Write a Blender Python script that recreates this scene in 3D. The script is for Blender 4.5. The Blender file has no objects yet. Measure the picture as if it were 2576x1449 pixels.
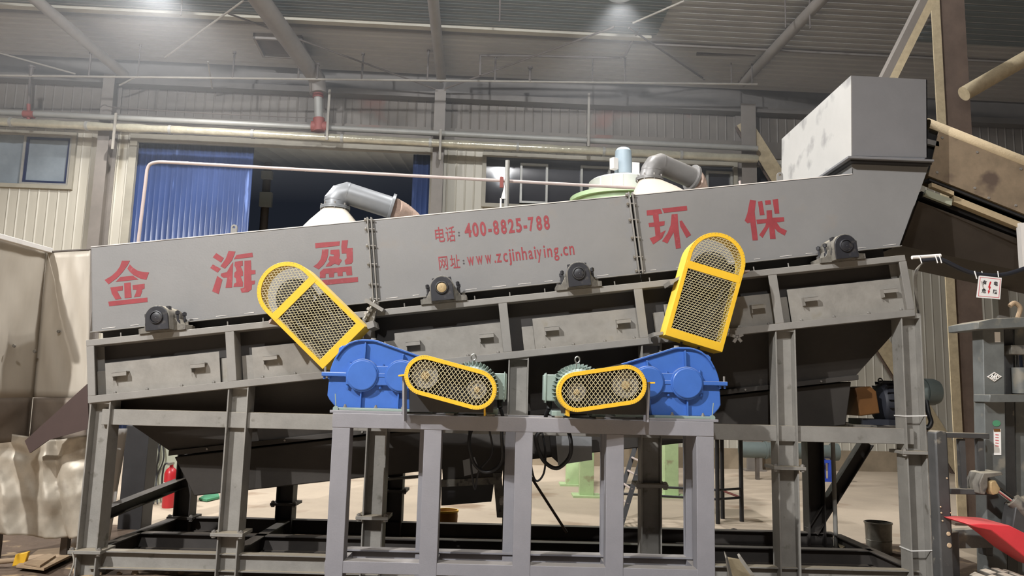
import bpy, bmesh, math, random
from mathutils import Vector, Matrix
from mathutils.geometry import tessellate_polygon
random.seed(7)
SC = bpy.context.scene
COL = SC.collection
V = Vector
PI = math.pi

# ------------------------------------------------------------------ camera
CAM_H, FPX = 1.65, 1900.0
PITCH, ROLL = math.radians(7.6), math.radians(1.41)
cF = V((0, math.cos(PITCH), math.sin(PITCH)))
cU0 = V((0, -math.sin(PITCH), math.cos(PITCH)))
cR0 = V((1, 0, 0))
cR = cR0 * math.cos(ROLL) + cU0 * math.sin(ROLL)
cU = -cR0 * math.sin(ROLL) + cU0 * math.cos(ROLL)
cC = V((0, 0, CAM_H))
cam_data = bpy.data.cameras.new('camera')
cam_data.sensor_fit = 'HORIZONTAL'
cam_data.sensor_width = 36.0
cam_data.lens = FPX / 2576.0 * 36.0
cam_data.clip_end = 300
cam = bpy.data.objects.new('camera', cam_data)
COL.objects.link(cam)
cam.matrix_world = Matrix((
    (cR.x, cU.x, -cF.x, cC.x), (cR.y, cU.y, -cF.y, cC.y),
    (cR.z, cU.z, -cF.z, cC.z), (0, 0, 0, 1)))
SC.camera = cam

# ------------------------------------------------------------------ world / exposure
world = bpy.data.worlds.new('night_sky')
SC.world = world
world.use_nodes = True
bg = world.node_tree.nodes['Background']
bg.inputs[0].default_value = (0.30, 0.36, 0.52, 1)
bg.inputs[1].default_value = 0.045
SC.view_settings.view_transform = 'Standard'
SC.view_settings.look = 'None'
SC.view_settings.gamma = 1.0
SC.view_settings.use_curve_mapping = False
SC.view_settings.exposure = -0.15
SC.cycles.use_denoising = True
SC.cycles.max_bounces = 8
SC.cycles.sample_clamp_indirect = 6.0

# measurements taken on the photograph become points of the place
def ray(px, py):
    return cR * ((px - 1288) / FPX) + cU * ((724.5 - py) / FPX) + cF
def W(px, py, Y):
    d = ray(px, py)
    return cC + d * (Y / d.y)
def WZ(px, py, z=0.0):
    d = ray(px, py)
    return cC + d * ((z - CAM_H) / d.z)
YAW = math.radians(3.2)
wE = V((math.cos(YAW), math.sin(YAW), 0))          # along the back wall
wM = V((math.sin(YAW), -math.cos(YAW), 0))         # from the wall into the hall
wQ = V((0, 17.0, 0))
def WW(px, py, off=0.0):
    d = ray(px, py)
    t = (off - (cC - wQ).dot(wM)) / d.dot(wM)
    return cC + d * t
def wall_sz(px, py, off=0.0):
    p = WW(px, py, off)
    return (p - wQ).dot(wE), p.z
def wp(s, z, off=0.0):
    return wQ + wE * s + wM * off + V((0, 0, z))
ROOF_SLOPE = 0.08
HAZE = 0.012
Z_EAVE = WW(860, 180).z
def WR(px, py, below=0.0):
    d = ray(px, py)
    a = (cC - wQ).dot(wM); b = d.dot(wM)
    t = (Z_EAVE + ROOF_SLOPE * a - below - cC.z) / (d.z - ROOF_SLOPE * b)
    return cC + d * t

# ------------------------------------------------------------------ lamps of the hall
LAMPS = [  # position, watt of the downlight, its beam angle, edge softness, watt of the added roof light, label
    (W(1560, -30, 13.2), 1500, 96, 0.5, 3800, 'round high bay lamp under the roof above the green fan housing'),
    (W(400, -60, 13.2), 2100, 138, 0.5, 2000, 'round high bay lamp under the roof left of the fat duct'),
    (V((-0.6, -3.6, 9.7)), 1900, 156, 0.25, 1000, 'round high bay lamp behind the viewer over the machine front'),
    (V((-7.2, -3.0, 9.7)), 8000, 156, 0.25, 1000, 'round high bay lamp behind the viewer towards the metal enclosure'),
    (V((-6.6, 7.3, 9.0)), 1250, 140, 0.3, 2200, 'round high bay lamp over the metal enclosure'),
    (V((0.6, 7.4, 9.0)), 900, 136, 0.4, 2200, 'round high bay lamp over the hood of the machine'),
]

# ------------------------------------------------------------------ helpers
def lin(c):
    c = c / 255.0
    return c / 12.92 if c <= 0.04045 else ((c + 0.055) / 1.055) ** 2.4
def rgb(r, g, b):
    return (lin(r), lin(g), lin(b), 1)

def mat(name, col, rough=0.6, metal=0.0, var=0.18, scale=2.5, bump=0.0, bscale=40.0,
        dust=0.0, dustcol=(172, 158, 134), spots=None, spotscale=6.0, spotat=0.62, emit=None, spec=0.5, streak=False):
    m = bpy.data.materials.new(name)
    m.use_nodes = True
    nt = m.node_tree
    N, L = nt.nodes, nt.links
    bs = N['Principled BSDF']
    bs.inputs['Roughness'].default_value = rough
    bs.inputs['Metallic'].default_value = metal
    bs.inputs['Specular IOR Level'].default_value = spec
    tc = N.new('ShaderNodeTexCoord')
    mp = N.new('ShaderNodeMapping')
    L.new(tc.outputs['Object'], mp.inputs[0])
    if streak:
        mp.inputs['Scale'].default_value = (1, 1, 0.12)
    nz = N.new('ShaderNodeTexNoise')
    nz.inputs['Scale'].default_value = scale
    nz.inputs['Detail'].default_value = 6
    nz.inputs['Roughness'].default_value = 0.65
    L.new(mp.outputs[0], nz.inputs['Vector'])
    cr = N.new('ShaderNodeValToRGB')
    c = rgb(*col)
    cr.color_ramp.elements[0].position = 0.3
    cr.color_ramp.elements[1].position = 0.7
    cr.color_ramp.elements[0].color = tuple(x * (1 - var) for x in c[:3]) + (1,)
    cr.color_ramp.elements[1].color = tuple(min(1, x * (1 + var)) for x in c[:3]) + (1,)
    L.new(nz.outputs['Fac'], cr.inputs[0])
    out = cr.outputs[0]
    if spots:
        n2 = N.new('ShaderNodeTexNoise')
        n2.inputs['Scale'].default_value = spotscale
        n2.inputs['Detail'].default_value = 8
        L.new(mp.outputs[0], n2.inputs['Vector'])
        r2 = N.new('ShaderNodeMapRange')
        r2.inputs[1].default_value = spotat
        r2.inputs[2].default_value = spotat + 0.1
        L.new(n2.outputs['Fac'], r2.inputs[0])
        mx = N.new('ShaderNodeMix'); mx.data_type = 'RGBA'
        L.new(r2.outputs[0], mx.inputs[0])
        L.new(out, mx.inputs[6])
        mx.inputs[7].default_value = rgb(*spots)
        out = mx.outputs[2]
    if dust > 0:      # dust lying on upward faces
        ge = N.new('ShaderNodeNewGeometry')
        sp = N.new('ShaderNodeSeparateXYZ')
        L.new(ge.outputs['Normal'], sp.inputs[0])
        r3 = N.new('ShaderNodeMapRange')
        r3.inputs[1].default_value = 0.45
        r3.inputs[2].default_value = 0.95
        r3.inputs[4].default_value = dust
        L.new(sp.outputs[2], r3.inputs[0])
        mx = N.new('ShaderNodeMix'); mx.data_type = 'RGBA'
        L.new(r3.outputs[0], mx.inputs[0])
        L.new(out, mx.inputs[6])
        mx.inputs[7].default_value = rgb(*dustcol)
        out = mx.outputs[2]
    L.new(out, bs.inputs['Base Color'])
    if bump > 0:
        n3 = N.new('ShaderNodeTexNoise')
        n3.inputs['Scale'].default_value = bscale
        n3.inputs['Detail'].default_value = 4
        L.new(tc.outputs['Object'], n3.inputs['Vector'])
        bp = N.new('ShaderNodeBump')
        bp.inputs['Strength'].default_value = bump
        bp.inputs['Distance'].default_value = 0.02
        L.new(n3.outputs['Fac'], bp.inputs['Height'])
        L.new(bp.outputs[0], bs.inputs['Normal'])
    if emit:
        bs.inputs['Emission Color'].default_value = (1, 0.97, 0.92, 1)
        bs.inputs['Emission Strength'].default_value = emit
    return m

class MB:
    def __init__(self):
        self.b = bmesh.new()
    def hexa(self, p):      # 8 corners: 0-3 one face, 4-7 the opposite one
        v = [self.b.verts.new(q) for q in p]
        for f in ((0, 1, 2, 3), (7, 6, 5, 4), (0, 4, 5, 1), (1, 5, 6, 2), (2, 6, 7, 3), (3, 7, 4, 0)):
            self.b.faces.new([v[i] for i in f])
        return self
    def box(self, lo, hi):
        x0, y0, z0 = lo; x1, y1, z1 = hi
        return self.hexa([V((x0, y0, z0)), V((x1, y0, z0)), V((x1, y0, z1)), V((x0, y0, z1)),
                          V((x0, y1, z0)), V((x1, y1, z0)), V((x1, y1, z1)), V((x0, y1, z1))])
    def obox(self, o, a, b, c):     # corner + three edge vectors
        return self.hexa([o, o + a, o + a + b, o + b, o + c, o + a + c, o + a + b + c, o + b + c])
    def prism(self, pts, ext):      # polygon (3d points) pushed along ext
        pts = [V(p) for p in pts]
        n = len(pts)
        a = [self.b.verts.new(p) for p in pts]
        c = [self.b.verts.new(p + ext) for p in pts]
        for t in tessellate_polygon([pts]):
            self.b.faces.new([a[i] for i in t])
            self.b.faces.new([c[i] for i in reversed(t)])
        for i in range(n):
            j = (i + 1) % n
            self.b.faces.new([a[i], c[i], c[j], a[j]])
        return self
    def ring(self, outer, inner, ext):      # flat closed band between two equal-count loops, pushed along ext
        n = len(outer)
        A = [self.b.verts.new(p) for p in outer]; B = [self.b.verts.new(p) for p in inner]
        C_ = [self.b.verts.new(p + ext) for p in outer]; D = [self.b.verts.new(p + ext) for p in inner]
        for i in range(n):
            j = (i + 1) % n
            self.b.faces.new([A[i], A[j], B[j], B[i]])
            self.b.faces.new([C_[j], C_[i], D[i], D[j]])
            self.b.faces.new([A[j], A[i], C_[i], C_[j]])
            self.b.faces.new([B[i], B[j], D[j], D[i]])
        return self
    def cyl(self, p0, p1, r, r2=None, n=20, caps=True):
        return self.tube([p0, p1], [r, r if r2 is None else r2], n, caps)
    def tube(self, pts, r, n=12, caps=True):
        pts = [V(p) for p in pts]
        k = len(pts)
        rs = r if isinstance(r, (list, tuple)) else [r] * k
        rings = []
        prev = None
        for i in range(k):
            if i == 0: t = pts[1] - pts[0]
            elif i == k - 1: t = pts[-1] - pts[-2]
            else: t = (pts[i] - pts[i - 1]).normalized() + (pts[i + 1] - pts[i]).normalized()
            t.normalize()
            if prev is None:
                h = V((0, 0, 1)) if abs(t.z) < 0.9 else V((1, 0, 0))
                u = t.cross(h).normalized()
            else:
                u = prev - t * prev.dot(t)
                if u.length < 1e-6: u = t.orthogonal()
                u.normalize()
            prev = u
            w = t.cross(u)
            sc = 1.0
            if 0 < i < k - 1:
                ca = (pts[i] - pts[i - 1]).normalized().dot(t)
                sc = 1.0 / max(ca, 0.5)
            ring = []
            nb = None
            if sc > 1.001:
                nb = ((pts[i + 1] - pts[i]).normalized() - (pts[i] - pts[i - 1]).normalized())
                nb = (nb - t * nb.dot(t)).normalized()
            for q in range(n):
                a = 2 * PI * q / n
                off = (u * math.cos(a) + w * math.sin(a)) * rs[i]
                if nb is not None:
                    off = off + nb * (off.dot(nb) * (sc - 1))
                ring.append(self.b.verts.new(pts[i] + off))
            rings.append(ring)
        for i in range(k - 1):
            for q in range(n):
                q2 = (q + 1) % n
                self.b.faces.new([rings[i][q], rings[i][q2], rings[i + 1][q2], rings[i + 1][q]])
        if caps:
            self.b.faces.new(list(reversed(rings[0])))
            self.b.faces.new(rings[-1])
        return self
    def lathe(self, c, ax, prof, n=28):     # prof: (distance along ax, radius)
        ax = V(ax).normalized()
        u = ax.orthogonal().normalized(); w = ax.cross(u)
        rings = []
        for d, r in prof:
            if r < 1e-5:
                rings.append([self.b.verts.new(c + ax * d)])
            else:
                rings.append([self.b.verts.new(c + ax * d + (u * math.cos(2 * PI * q / n) + w * math.sin(2 * PI * q / n)) * r) for q in range(n)])
        for a, b in zip(rings, rings[1:]):
            for q in range(n):
                q2 = (q + 1) % n
                if len(a) == 1 and len(b) == 1: continue
                if len(a) == 1: self.b.faces.new([a[0], b[q2], b[q]])
                elif len(b) == 1: self.b.faces.new([a[q], a[q2], b[0]])
                else: self.b.faces.new([a[q], a[q2], b[q2], b[q]])
        return self
    def grid(self, fn, nu, nv):
        g = [[self.b.verts.new(fn(i / nu, j / nv)) for j in range(nv + 1)] for i in range(nu + 1)]
        for i in range(nu):
            for j in range(nv):
                self.b.faces.new([g[i][j], g[i + 1][j], g[i + 1][j + 1], g[i][j + 1]])
        return self
    def build(self, name, m, parent=None, bevel=0.0, angle=32, solid=0.0, label=None):
        me = bpy.data.meshes.new(name)
        bmesh.ops.recalc_face_normals(self.b, faces=self.b.faces)
        o = bpy.data.objects.new(name, me)
        if parent is None:
            lo = V((min(v.co.x for v in self.b.verts), min(v.co.y for v in self.b.verts), min(v.co.z for v in self.b.verts)))
            hi = V((max(v.co.x for v in self.b.verts), max(v.co.y for v in self.b.verts), max(v.co.z for v in self.b.verts)))
            base = V(((lo.x + hi.x) / 2, (lo.y + hi.y) / 2, lo.z))
            o.location = base
        else:
            base = V((0, 0, 0)); q = parent
            while q is not None:
                base = base + q.location; q = q.parent
        bmesh.ops.translate(self.b, verts=self.b.verts, vec=-base)
        self.b.to_mesh(me)
        self.b.free()
        for p in me.polygons: p.use_smooth = True
        me.set_sharp_from_angle(angle=math.radians(angle))
        me.materials.append(m)
        COL.objects.link(o)
        if parent is not None: o.parent = parent
        if solid:
            md = o.modifiers.new('thickness', 'SOLIDIFY'); md.thickness = solid; md.offset = 0
        if bevel:
            md = o.modifiers.new('edge', 'BEVEL'); md.width = bevel; md.segments = 2
            md.limit_method = 'ANGLE'; md.angle_limit = math.radians(50)
        if label: o['label'] = label
        return o

def thing(name, label, cat, loc, group=None):
    o = bpy.data.objects.new(name, None)
    o.empty_display_size = 0.1
    o.location = loc
    COL.objects.link(o)
    o['label'] = label; o['category'] = cat
    o['kind'] = 'thing'
    if group: o['group'] = group
    return o
def tag(o, label, cat, group=None, kind='thing'):
    o['label'] = label; o['category'] = cat; o['kind'] = kind
    if group: o['group'] = group
    return o
def struct(o):
    o['kind'] = 'structure'
    return o
def ppoly(mb, pts, Y0, Y1):
    return mb.prism([W(x, y, Y0) for x, y in pts], V((0, Y1 - Y0, 0)))
def pbox(mb, x0, y0, x1, y1, Y0, Y1):       # upright box measured by its front face
    a, b = W(x0, y0, Y0), W(x1, y1, Y0)
    return mb.box((min(a.x, b.x), Y0, min(a.z, b.z)), (max(a.x, b.x), Y1, max(a.z, b.z)))
def ptube(mb, pts, r, n=10):
    return mb.tube([W(*p) for p in pts], r, n)
def smooth(pts, k=6):     # Catmull-Rom through 3d points
    pts = [V(p) for p in pts]
    P = [pts[0] * 2 - pts[1]] + pts + [pts[-1] * 2 - pts[-2]]
    out = []
    for i in range(1, len(P) - 2):
        for j in range(k):
            t = j / k
            out.append(0.5 * ((2 * P[i]) + (P[i + 1] - P[i - 1]) * t + (2 * P[i - 1] - 5 * P[i] + 4 * P[i + 1] - P[i + 2]) * t * t + (3 * P[i] - P[i - 1] - 3 * P[i + 1] + P[i + 2]) * t ** 3))
    out.append(pts[-1])
    return out
def hbeam(mb, p, q, w, d, side, t=0.012):
    """H section from p to q; w across (along side), d deep; flanges stand at both ends of `side`."""
    p, q = V(p), V(q)
    ax = (q - p)
    s = V(side).normalized(); dd = ax.normalized().cross(s).normalized()
    for sg in (-1, 1):
        o = p + s * (sg * w / 2 - (t if sg > 0 else 0)) - dd * (d / 2)
        mb.obox(o, s * t, dd * d, ax)
    mb.obox(p - s * (w / 2 - t) - dd * (t * 0.4), s * (w - 2 * t), dd * (t * 0.8), ax)
    return mb
def corr(mb, o, a, b, n, period=0.21, depth=0.028, flat=0.6):
    """trapezoid sheet: o corner, a across the ribs, b along the ribs, n rib direction"""
    wdt = a.length; au = a.normalized()
    k = max(1, round(wdt / period)); per = wdt / k
    prof = []
    for i in range(k):
        x = i * per
        prof += [(x, 0), (x + per * flat, 0), (x + per * (flat + 0.1), depth), (x + per * 0.9, depth)]
    prof.append((wdt, 0))
    A = [mb.b.verts.new(o + au * x + n * h) for x, h in prof]
    B = [mb.b.verts.new(o + au * x + n * h + b) for x, h in prof]
    for i in range(len(prof) - 1):
        mb.b.faces.new([A[i], A[i + 1], B[i + 1], B[i]])
    return mb
_glyph = {}
def glyph(ch, bold=0.02):
    key = (ch, bold)
    if key not in _glyph:
        c = bpy.data.curves.new('glyph', 'FONT'); c.body = ch; c.offset = bold; c.resolution_u = 4
        o = bpy.data.objects.new('glyph', c); COL.objects.link(o)
        bpy.context.view_layer.update()
        dg = bpy.context.evaluated_depsgraph_get()
        me = bpy.data.meshes.new_from_object(o.evaluated_get(dg))
        vs = [v.co.copy() for v in me.vertices]; fs = [tuple(p.vertices) for p in me.polygons]
        bpy.data.objects.remove(o); bpy.data.curves.remove(c); bpy.data.meshes.remove(me)
        _glyph[key] = (vs, fs)
    return _glyph[key]
def put_glyph(mb, ch, fn, bold=0.02):      # fn maps glyph em coordinates to 3d
    vs, fs = glyph(ch, bold)
    bv = [mb.b.verts.new(fn(v.x, v.y)) for v in vs]
    for f in fs:
        try: mb.b.faces.new([bv[i] for i in f])
        except ValueError: pass

# ------------------------------------------------------------------ materials
M = {}
M['hood'] = mat('hood grey paint', (124, 123, 122), 0.55, var=0.07, scale=1.6, bump=0.05, bscale=60, spots=(128, 124, 120), spotscale=3.0, spotat=0.6)
M['frame'] = mat('frame grey paint', (134, 131, 126), 0.6, var=0.10, scale=3, bump=0.06, bscale=50, dust=0.35)
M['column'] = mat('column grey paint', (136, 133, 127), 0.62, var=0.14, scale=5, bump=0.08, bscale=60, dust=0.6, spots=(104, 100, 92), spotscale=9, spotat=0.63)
M['colfar'] = mat('shaded column paint', (58, 54, 51), 0.65, var=0.18, scale=5, dust=0.35, dustcol=(120, 110, 96))  # column paint darkened: shade of the backlit rear row put into the colour
M['stand'] = mat('stand grey paint', (132, 131, 136), 0.6, var=0.07, scale=4, bump=0.08, bscale=90, dust=0.3)
M['door'] = mat('door plate grey', (138, 134, 127), 0.65, var=0.18, scale=5, bump=0.1, bscale=30, spots=(134, 128, 116), spotscale=5)
M['recess'] = mat('shaded recess plate', (50, 47, 45), 0.7, var=0.1)  # shade under the upper chord put into this near-black colour
M['dark'] = mat('dark hopper steel', (56, 52, 48), 0.75, var=0.2, scale=2, bump=0.1, bscale=20)
M['black'] = mat('black steel', (40, 39, 40), 0.55, var=0.2, scale=6)
M['red'] = mat('red stencil paint', (138, 50, 56), 0.6, var=0.14, scale=14, spots=(146, 78, 80), spotscale=24, spotat=0.64)
M['darkdot'] = mat('dark stencil paint', (70, 62, 64), 0.6)
M['yellow'] = mat('yellow guard paint', (226, 180, 44), 0.42, var=0.05, scale=4)
M['yellowside'] = mat('yellow band dusty', (236, 198, 70), 0.5, var=0.1, scale=4, dust=0.6, dustcol=(225, 205, 160))
M['wire'] = mat('expanded metal', (200, 188, 148), 0.5, var=0.12, scale=8)
M['blue'] = mat('gearbox blue enamel', (62, 104, 180), 0.35, var=0.08, scale=6, bump=0.03, bscale=40, dust=0.9, dustcol=(168, 174, 186))
M['bearblack'] = mat('bearing black enamel', (42, 42, 46), 0.4, var=0.3, scale=14, spots=(86, 82, 76), spotscale=12, spotat=0.6)
M['bearbody'] = mat('bearing body dusty', (104, 100, 92), 0.6, var=0.4, scale=12, dust=0.8, dustcol=(178, 168, 148), spots=(58, 56, 54), spotscale=14, spotat=0.58)
M['steel'] = mat('bare steel', (150, 148, 142), 0.35, 0.8, var=0.15)
M['shaft'] = mat('rusty shaft end', (168, 146, 108), 0.5, 0.3, var=0.25, scale=20)
M['bolt'] = mat('dusty bolt', (140, 136, 130), 0.5, 0.3)
M['motor'] = mat('motor grey green', (140, 156, 148), 0.42, var=0.06, scale=5, dust=0.4, dustcol=(200, 205, 198))
M['rubber'] = mat('black rubber', (24, 24, 26), 0.5)
M['cream'] = mat('cream hood paint', (194, 184, 168), 0.55, var=0.04, scale=2)
M['duct'] = mat('galvanised duct', (132, 134, 136), 0.42, 0.25, var=0.08, scale=6)
M['duct2'] = mat('dusty duct', (128, 126, 124), 0.45, 0.25, var=0.1, scale=6, dust=0.5, dustcol=(205, 200, 192))
M['fanmotor'] = mat('fan motor paint', (158, 172, 180), 0.5, var=0.06)
M['fanbox'] = mat('fan housing paint', (186, 184, 178), 0.55, var=0.06)
M['hose'] = mat('pink plastic hose', (226, 196, 178), 0.22, 0.15, var=0.12, scale=8, bump=0.5, bscale=26)
M['pink'] = mat('pale pink rail', (180, 164, 158), 0.4, var=0.12, scale=5)
M['green'] = mat('pale green tank', (180, 204, 158), 0.35, var=0.05, scale=3)
M['greenpost'] = mat('pale green post', (176, 198, 148), 0.5, var=0.12, scale=4, spots=(150, 140, 110), spotscale=5, spotat=0.64)
M['bin'] = mat('feed box dusty white', (222, 217, 211), 0.6, var=0.05, scale=2, spots=(150, 147, 146), spotscale=1.6, spotat=0.57, streak=True)
M['boxside'] = mat('feed box lit side', (168, 165, 160), 0.6, var=0.07, scale=1.2, spots=(134, 132, 129), spotscale=2.6, spotat=0.55, streak=False)  # stronger light on this side put into a paler colour than the front
M['boxfront'] = mat('feed box grey', (110, 109, 110), 0.6, var=0.06, scale=3, bump=0.06, bscale=60)
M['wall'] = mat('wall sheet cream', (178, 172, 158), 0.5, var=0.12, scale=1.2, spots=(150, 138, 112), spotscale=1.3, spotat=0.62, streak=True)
M['wallup'] = mat('shaded wall sheet', (110, 103, 95), 0.6, var=0.18, scale=1.0, spots=(120, 92, 82), spotscale=0.8, spotat=0.6)  # the wall's cream sheet darkened for the shade above the lamp beams
M['fascia'] = mat('eave fascia', (100, 95, 90), 0.7, var=0.15, scale=1)
M['trim'] = mat('flashing beige', (150, 144, 130), 0.6, var=0.15, scale=1.5)
M['roof'] = mat('roof sheet', (158, 155, 152), 0.6, var=0.10, scale=0.7)
M['sky_light'] = mat('skylight sheet', (88, 94, 94), 0.5, var=0.15, scale=1)
M['bluedoor'] = mat('blue door sheet', (48, 62, 98), 0.42, var=0.25, scale=3.5, spots=(110, 130, 180), spotscale=5, spotat=0.64, streak=True)
M['glass'] = mat('night window pane', (52, 52, 56), 0.05, var=0.15, scale=1.0)
M['glasslit'] = mat('window pane reflecting the hall', (128, 136, 142), 0.15, var=0.2, scale=1.2)  # reflection of the bright hall put into the pane colour
M['alu'] = mat('window aluminium', (150, 148, 142), 0.45, 0.2)
M['alu2'] = mat('canopy sheet', (176, 182, 182), 0.6, var=0.08)
M['navy'] = mat('navy sash', (34, 42, 70), 0.5)
M['tube'] = mat('brown grey roof tube', (120, 113, 106), 0.6, var=0.12, dust=0.3)
M['pipe'] = mat('grey pipe', (146, 144, 138), 0.5, 0.15, var=0.12, scale=2)
M['foilpipe'] = mat('film wrapped pipe', (176, 170, 150), 0.22, 0.35, var=0.15, scale=5, bump=0.5, bscale=9)
M['redpipe'] = mat('red oxide pipe', (128, 62, 54), 0.6, var=0.15)
M['rod'] = mat('dark rod', (88, 80, 74), 0.6)
M['rodlight'] = mat('grey rod', (138, 132, 122), 0.6)
M['sheet'] = mat('enclosure sheet metal', (180, 171, 157), 0.5, 0.1, var=0.14, scale=1.6, spots=(132, 112, 86), spotscale=1.5, spotat=0.6, streak=True)
M['sheetlow'] = mat('stained sheet metal', (122, 110, 98), 0.55, 0.1, var=0.2, scale=3, spots=(104, 76, 64), spotscale=3)
M['foil'] = mat('crumpled foil sheet', (176, 167, 152), 0.52, 0.35, var=0.2, scale=4, spots=(70, 60, 52), spotscale=1.4, spotat=0.56)
M['chute'] = mat('brown chute', (64, 48, 44), 0.65, var=0.15)
M['dustcol'] = mat('dusty brown column', (98, 82, 71), 0.8, var=0.2, scale=4, bump=0.1, bscale=90)
M['dusted'] = mat('thick dust', (176, 160, 130), 0.95, var=0.14, scale=12, bump=0.2, bscale=90)
M['concrete'] = mat('plinth concrete', (132, 118, 98), 0.85, var=0.2, scale=2)
M['conv'] = mat('conveyor side plate', (128, 112, 92), 0.65, var=0.28, scale=3.2, spots=(88, 74, 64), spotscale=2.6, spotat=0.56, bump=0.1, bscale=20)
M['convtop'] = mat('conveyor cover dusty', (168, 150, 120), 0.85, var=0.12, scale=6, bump=0.2, bscale=60)
M['belly'] = mat('conveyor belly plate', (66, 58, 50), 0.8, var=0.2)
M['floorm'] = mat('dusty floor', (176, 160, 140), 0.85, var=0.14, scale=0.55, spots=(140, 118, 96), spotscale=0.8, spotat=0.58, bump=0.25, bscale=14)
M['ground'] = mat('loose dirt', (94, 78, 64), 0.95, var=0.25, scale=2.5, spots=(172, 148, 116), spotscale=4, spotat=0.58, bump=0.6, bscale=16)
M['fork'] = mat('forklift black paint', (62, 62, 62), 0.5, var=0.25, scale=6, spots=(124, 118, 106), spotscale=10, spotat=0.62, dust=0.5)
M['mast'] = mat('forklift mast grey', (92, 94, 92), 0.5, var=0.25, scale=6, spots=(120, 116, 106), spotscale=7, spotat=0.6, dust=0.5)
M['redf'] = mat('forklift red paint', (196, 52, 60), 0.4, var=0.12, scale=4, dust=0.35, dustcol=(210, 130, 120))
M['tyre'] = mat('dusty tyre', (92, 86, 78), 0.85, var=0.2, scale=8, dust=0.8, dustcol=(186, 176, 158))
M['chrome'] = mat('chrome rod', (200, 200, 200), 0.12, 1.0, var=0.05)
M['white'] = mat('white plastic', (232, 230, 226), 0.5, var=0.03)
M['pinkline'] = mat('sign border', (206, 110, 116), 0.5, var=0.03)
M['signred'] = mat('sign red', (196, 40, 44), 0.5, var=0.03)
M['ink'] = mat('black ink', (30, 30, 32), 0.5, var=0.03)
M['orange'] = mat('orange guard', (104, 68, 30), 0.6, var=0.2)
M['motorblack'] = mat('black motor', (40, 42, 50), 0.6, var=0.2)
M['motorgreen'] = mat('grey green fan cowl', (94, 103, 100), 0.5, var=0.15)
M['blueframe'] = mat('blue stand paint', (44, 74, 176), 0.5)
M['extred'] = mat('extinguisher red', (170, 34, 40), 0.35)
M['sack'] = mat('grey sack', (150, 136, 116), 0.9, var=0.25, scale=9, bump=0.5, bscale=20)
M['bucket'] = mat('oil drum metal', (130, 126, 116), 0.4, 0.5, var=0.35, scale=8)
M['wood'] = mat('dusty board', (150, 128, 102), 0.85, var=0.2, scale=7)
M['stone'] = mat('pale stone', (182, 160, 132), 0.9, var=0.2, scale=12)
M['greencloth'] = mat('green rag', (70, 130, 96), 0.9)
M['lampglow'] = mat('lamp diffuser', (255, 255, 255), 0.4, emit=30)
M['lampbody'] = mat('lamp housing', (120, 120, 120), 0.5, 0.3)
M['palewall'] = mat('pale green panel', (158, 160, 142), 0.6, var=0.12)
M['yellowbin'] = mat('yellow tool plastic', (216, 168, 44), 0.5, var=0.15)
M['yellowdim'] = mat('ochre cone paint', (150, 104, 36), 0.6, var=0.15)
#==SETTING==
# ================================================================== the hall
def lamp(i, p, w, beam, soft, roof_fill, label):
    t = thing('high_bay_lamp', label, 'lamp', p, 'high bay lamps of the hall')
    mb = MB(); mb.lathe(V(p), (0, 0, 1), [(0.0, 0.0), (0.0, 0.07), (0.18, 0.07), (0.20, 0.03), (0.34, 0.03), (0.34, 0)], 20)
    mb.build('lamp_housing', M['lampbody'], t)
    mb = MB(); mb.lathe(V(p), (0, 0, 1), [(-0.16, 0.26), (-0.10, 0.24), (0.0, 0.09), (0.02, 0.07), (0.005, 0.085), (-0.10, 0.225), (-0.16, 0.245), (-0.16, 0.26)], 28)
    mb.build('reflector', M['lampbody'], t)
    mb = MB(); mb.lathe(V(p), (0, 0, 1), [(-0.02, 0.0), (-0.02, 0.085), (0.0, 0.085), (0.0, 0)], 20)
    mb.build('led_disc', M['lampglow'], t)
    a = (V(p) - wQ).dot(wM)
    zr = Z_EAVE + ROOF_SLOPE * a
    mb = MB(); mb.cyl(V((p.x, p.y, p.z + 0.33)), V((p.x, p.y, zr)), 0.012, n=8)
    mb.build('suspension_rod', M['rod'], t)
    ld = bpy.data.lights.new('lamp_light', 'SPOT')
    ld.energy = w; ld.spot_size = math.radians(beam); ld.spot_blend = soft; ld.shadow_soft_size = 0.10
    ld.color = (1.0, 0.99, 0.98)
    lo = bpy.data.objects.new('lamp_light', ld); COL.objects.link(lo)
    lo.parent = t; lo.location = (0, 0, -0.17)
    if roof_fill:
        ld = bpy.data.lights.new('roof_fill_light', 'POINT')  # added point light above the reflector, only there to brighten the roof
        ld.energy = roof_fill; ld.shadow_soft_size = 0.12; ld.color = (0.93, 0.96, 1.0)
        lo = bpy.data.objects.new('roof_fill_light', ld); COL.objects.link(lo)
        lo.parent = t; lo.location = (0, 0, 0.40)
for i, a in enumerate(LAMPS):
    lamp(i, *a)

# floor
mb = MB(); mb.grid(lambda u, v: V((-34 + 68 * u, -16 + 37 * v, 0)), 8, 6)
struct(mb.build('floor', M['floorm']))

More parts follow.
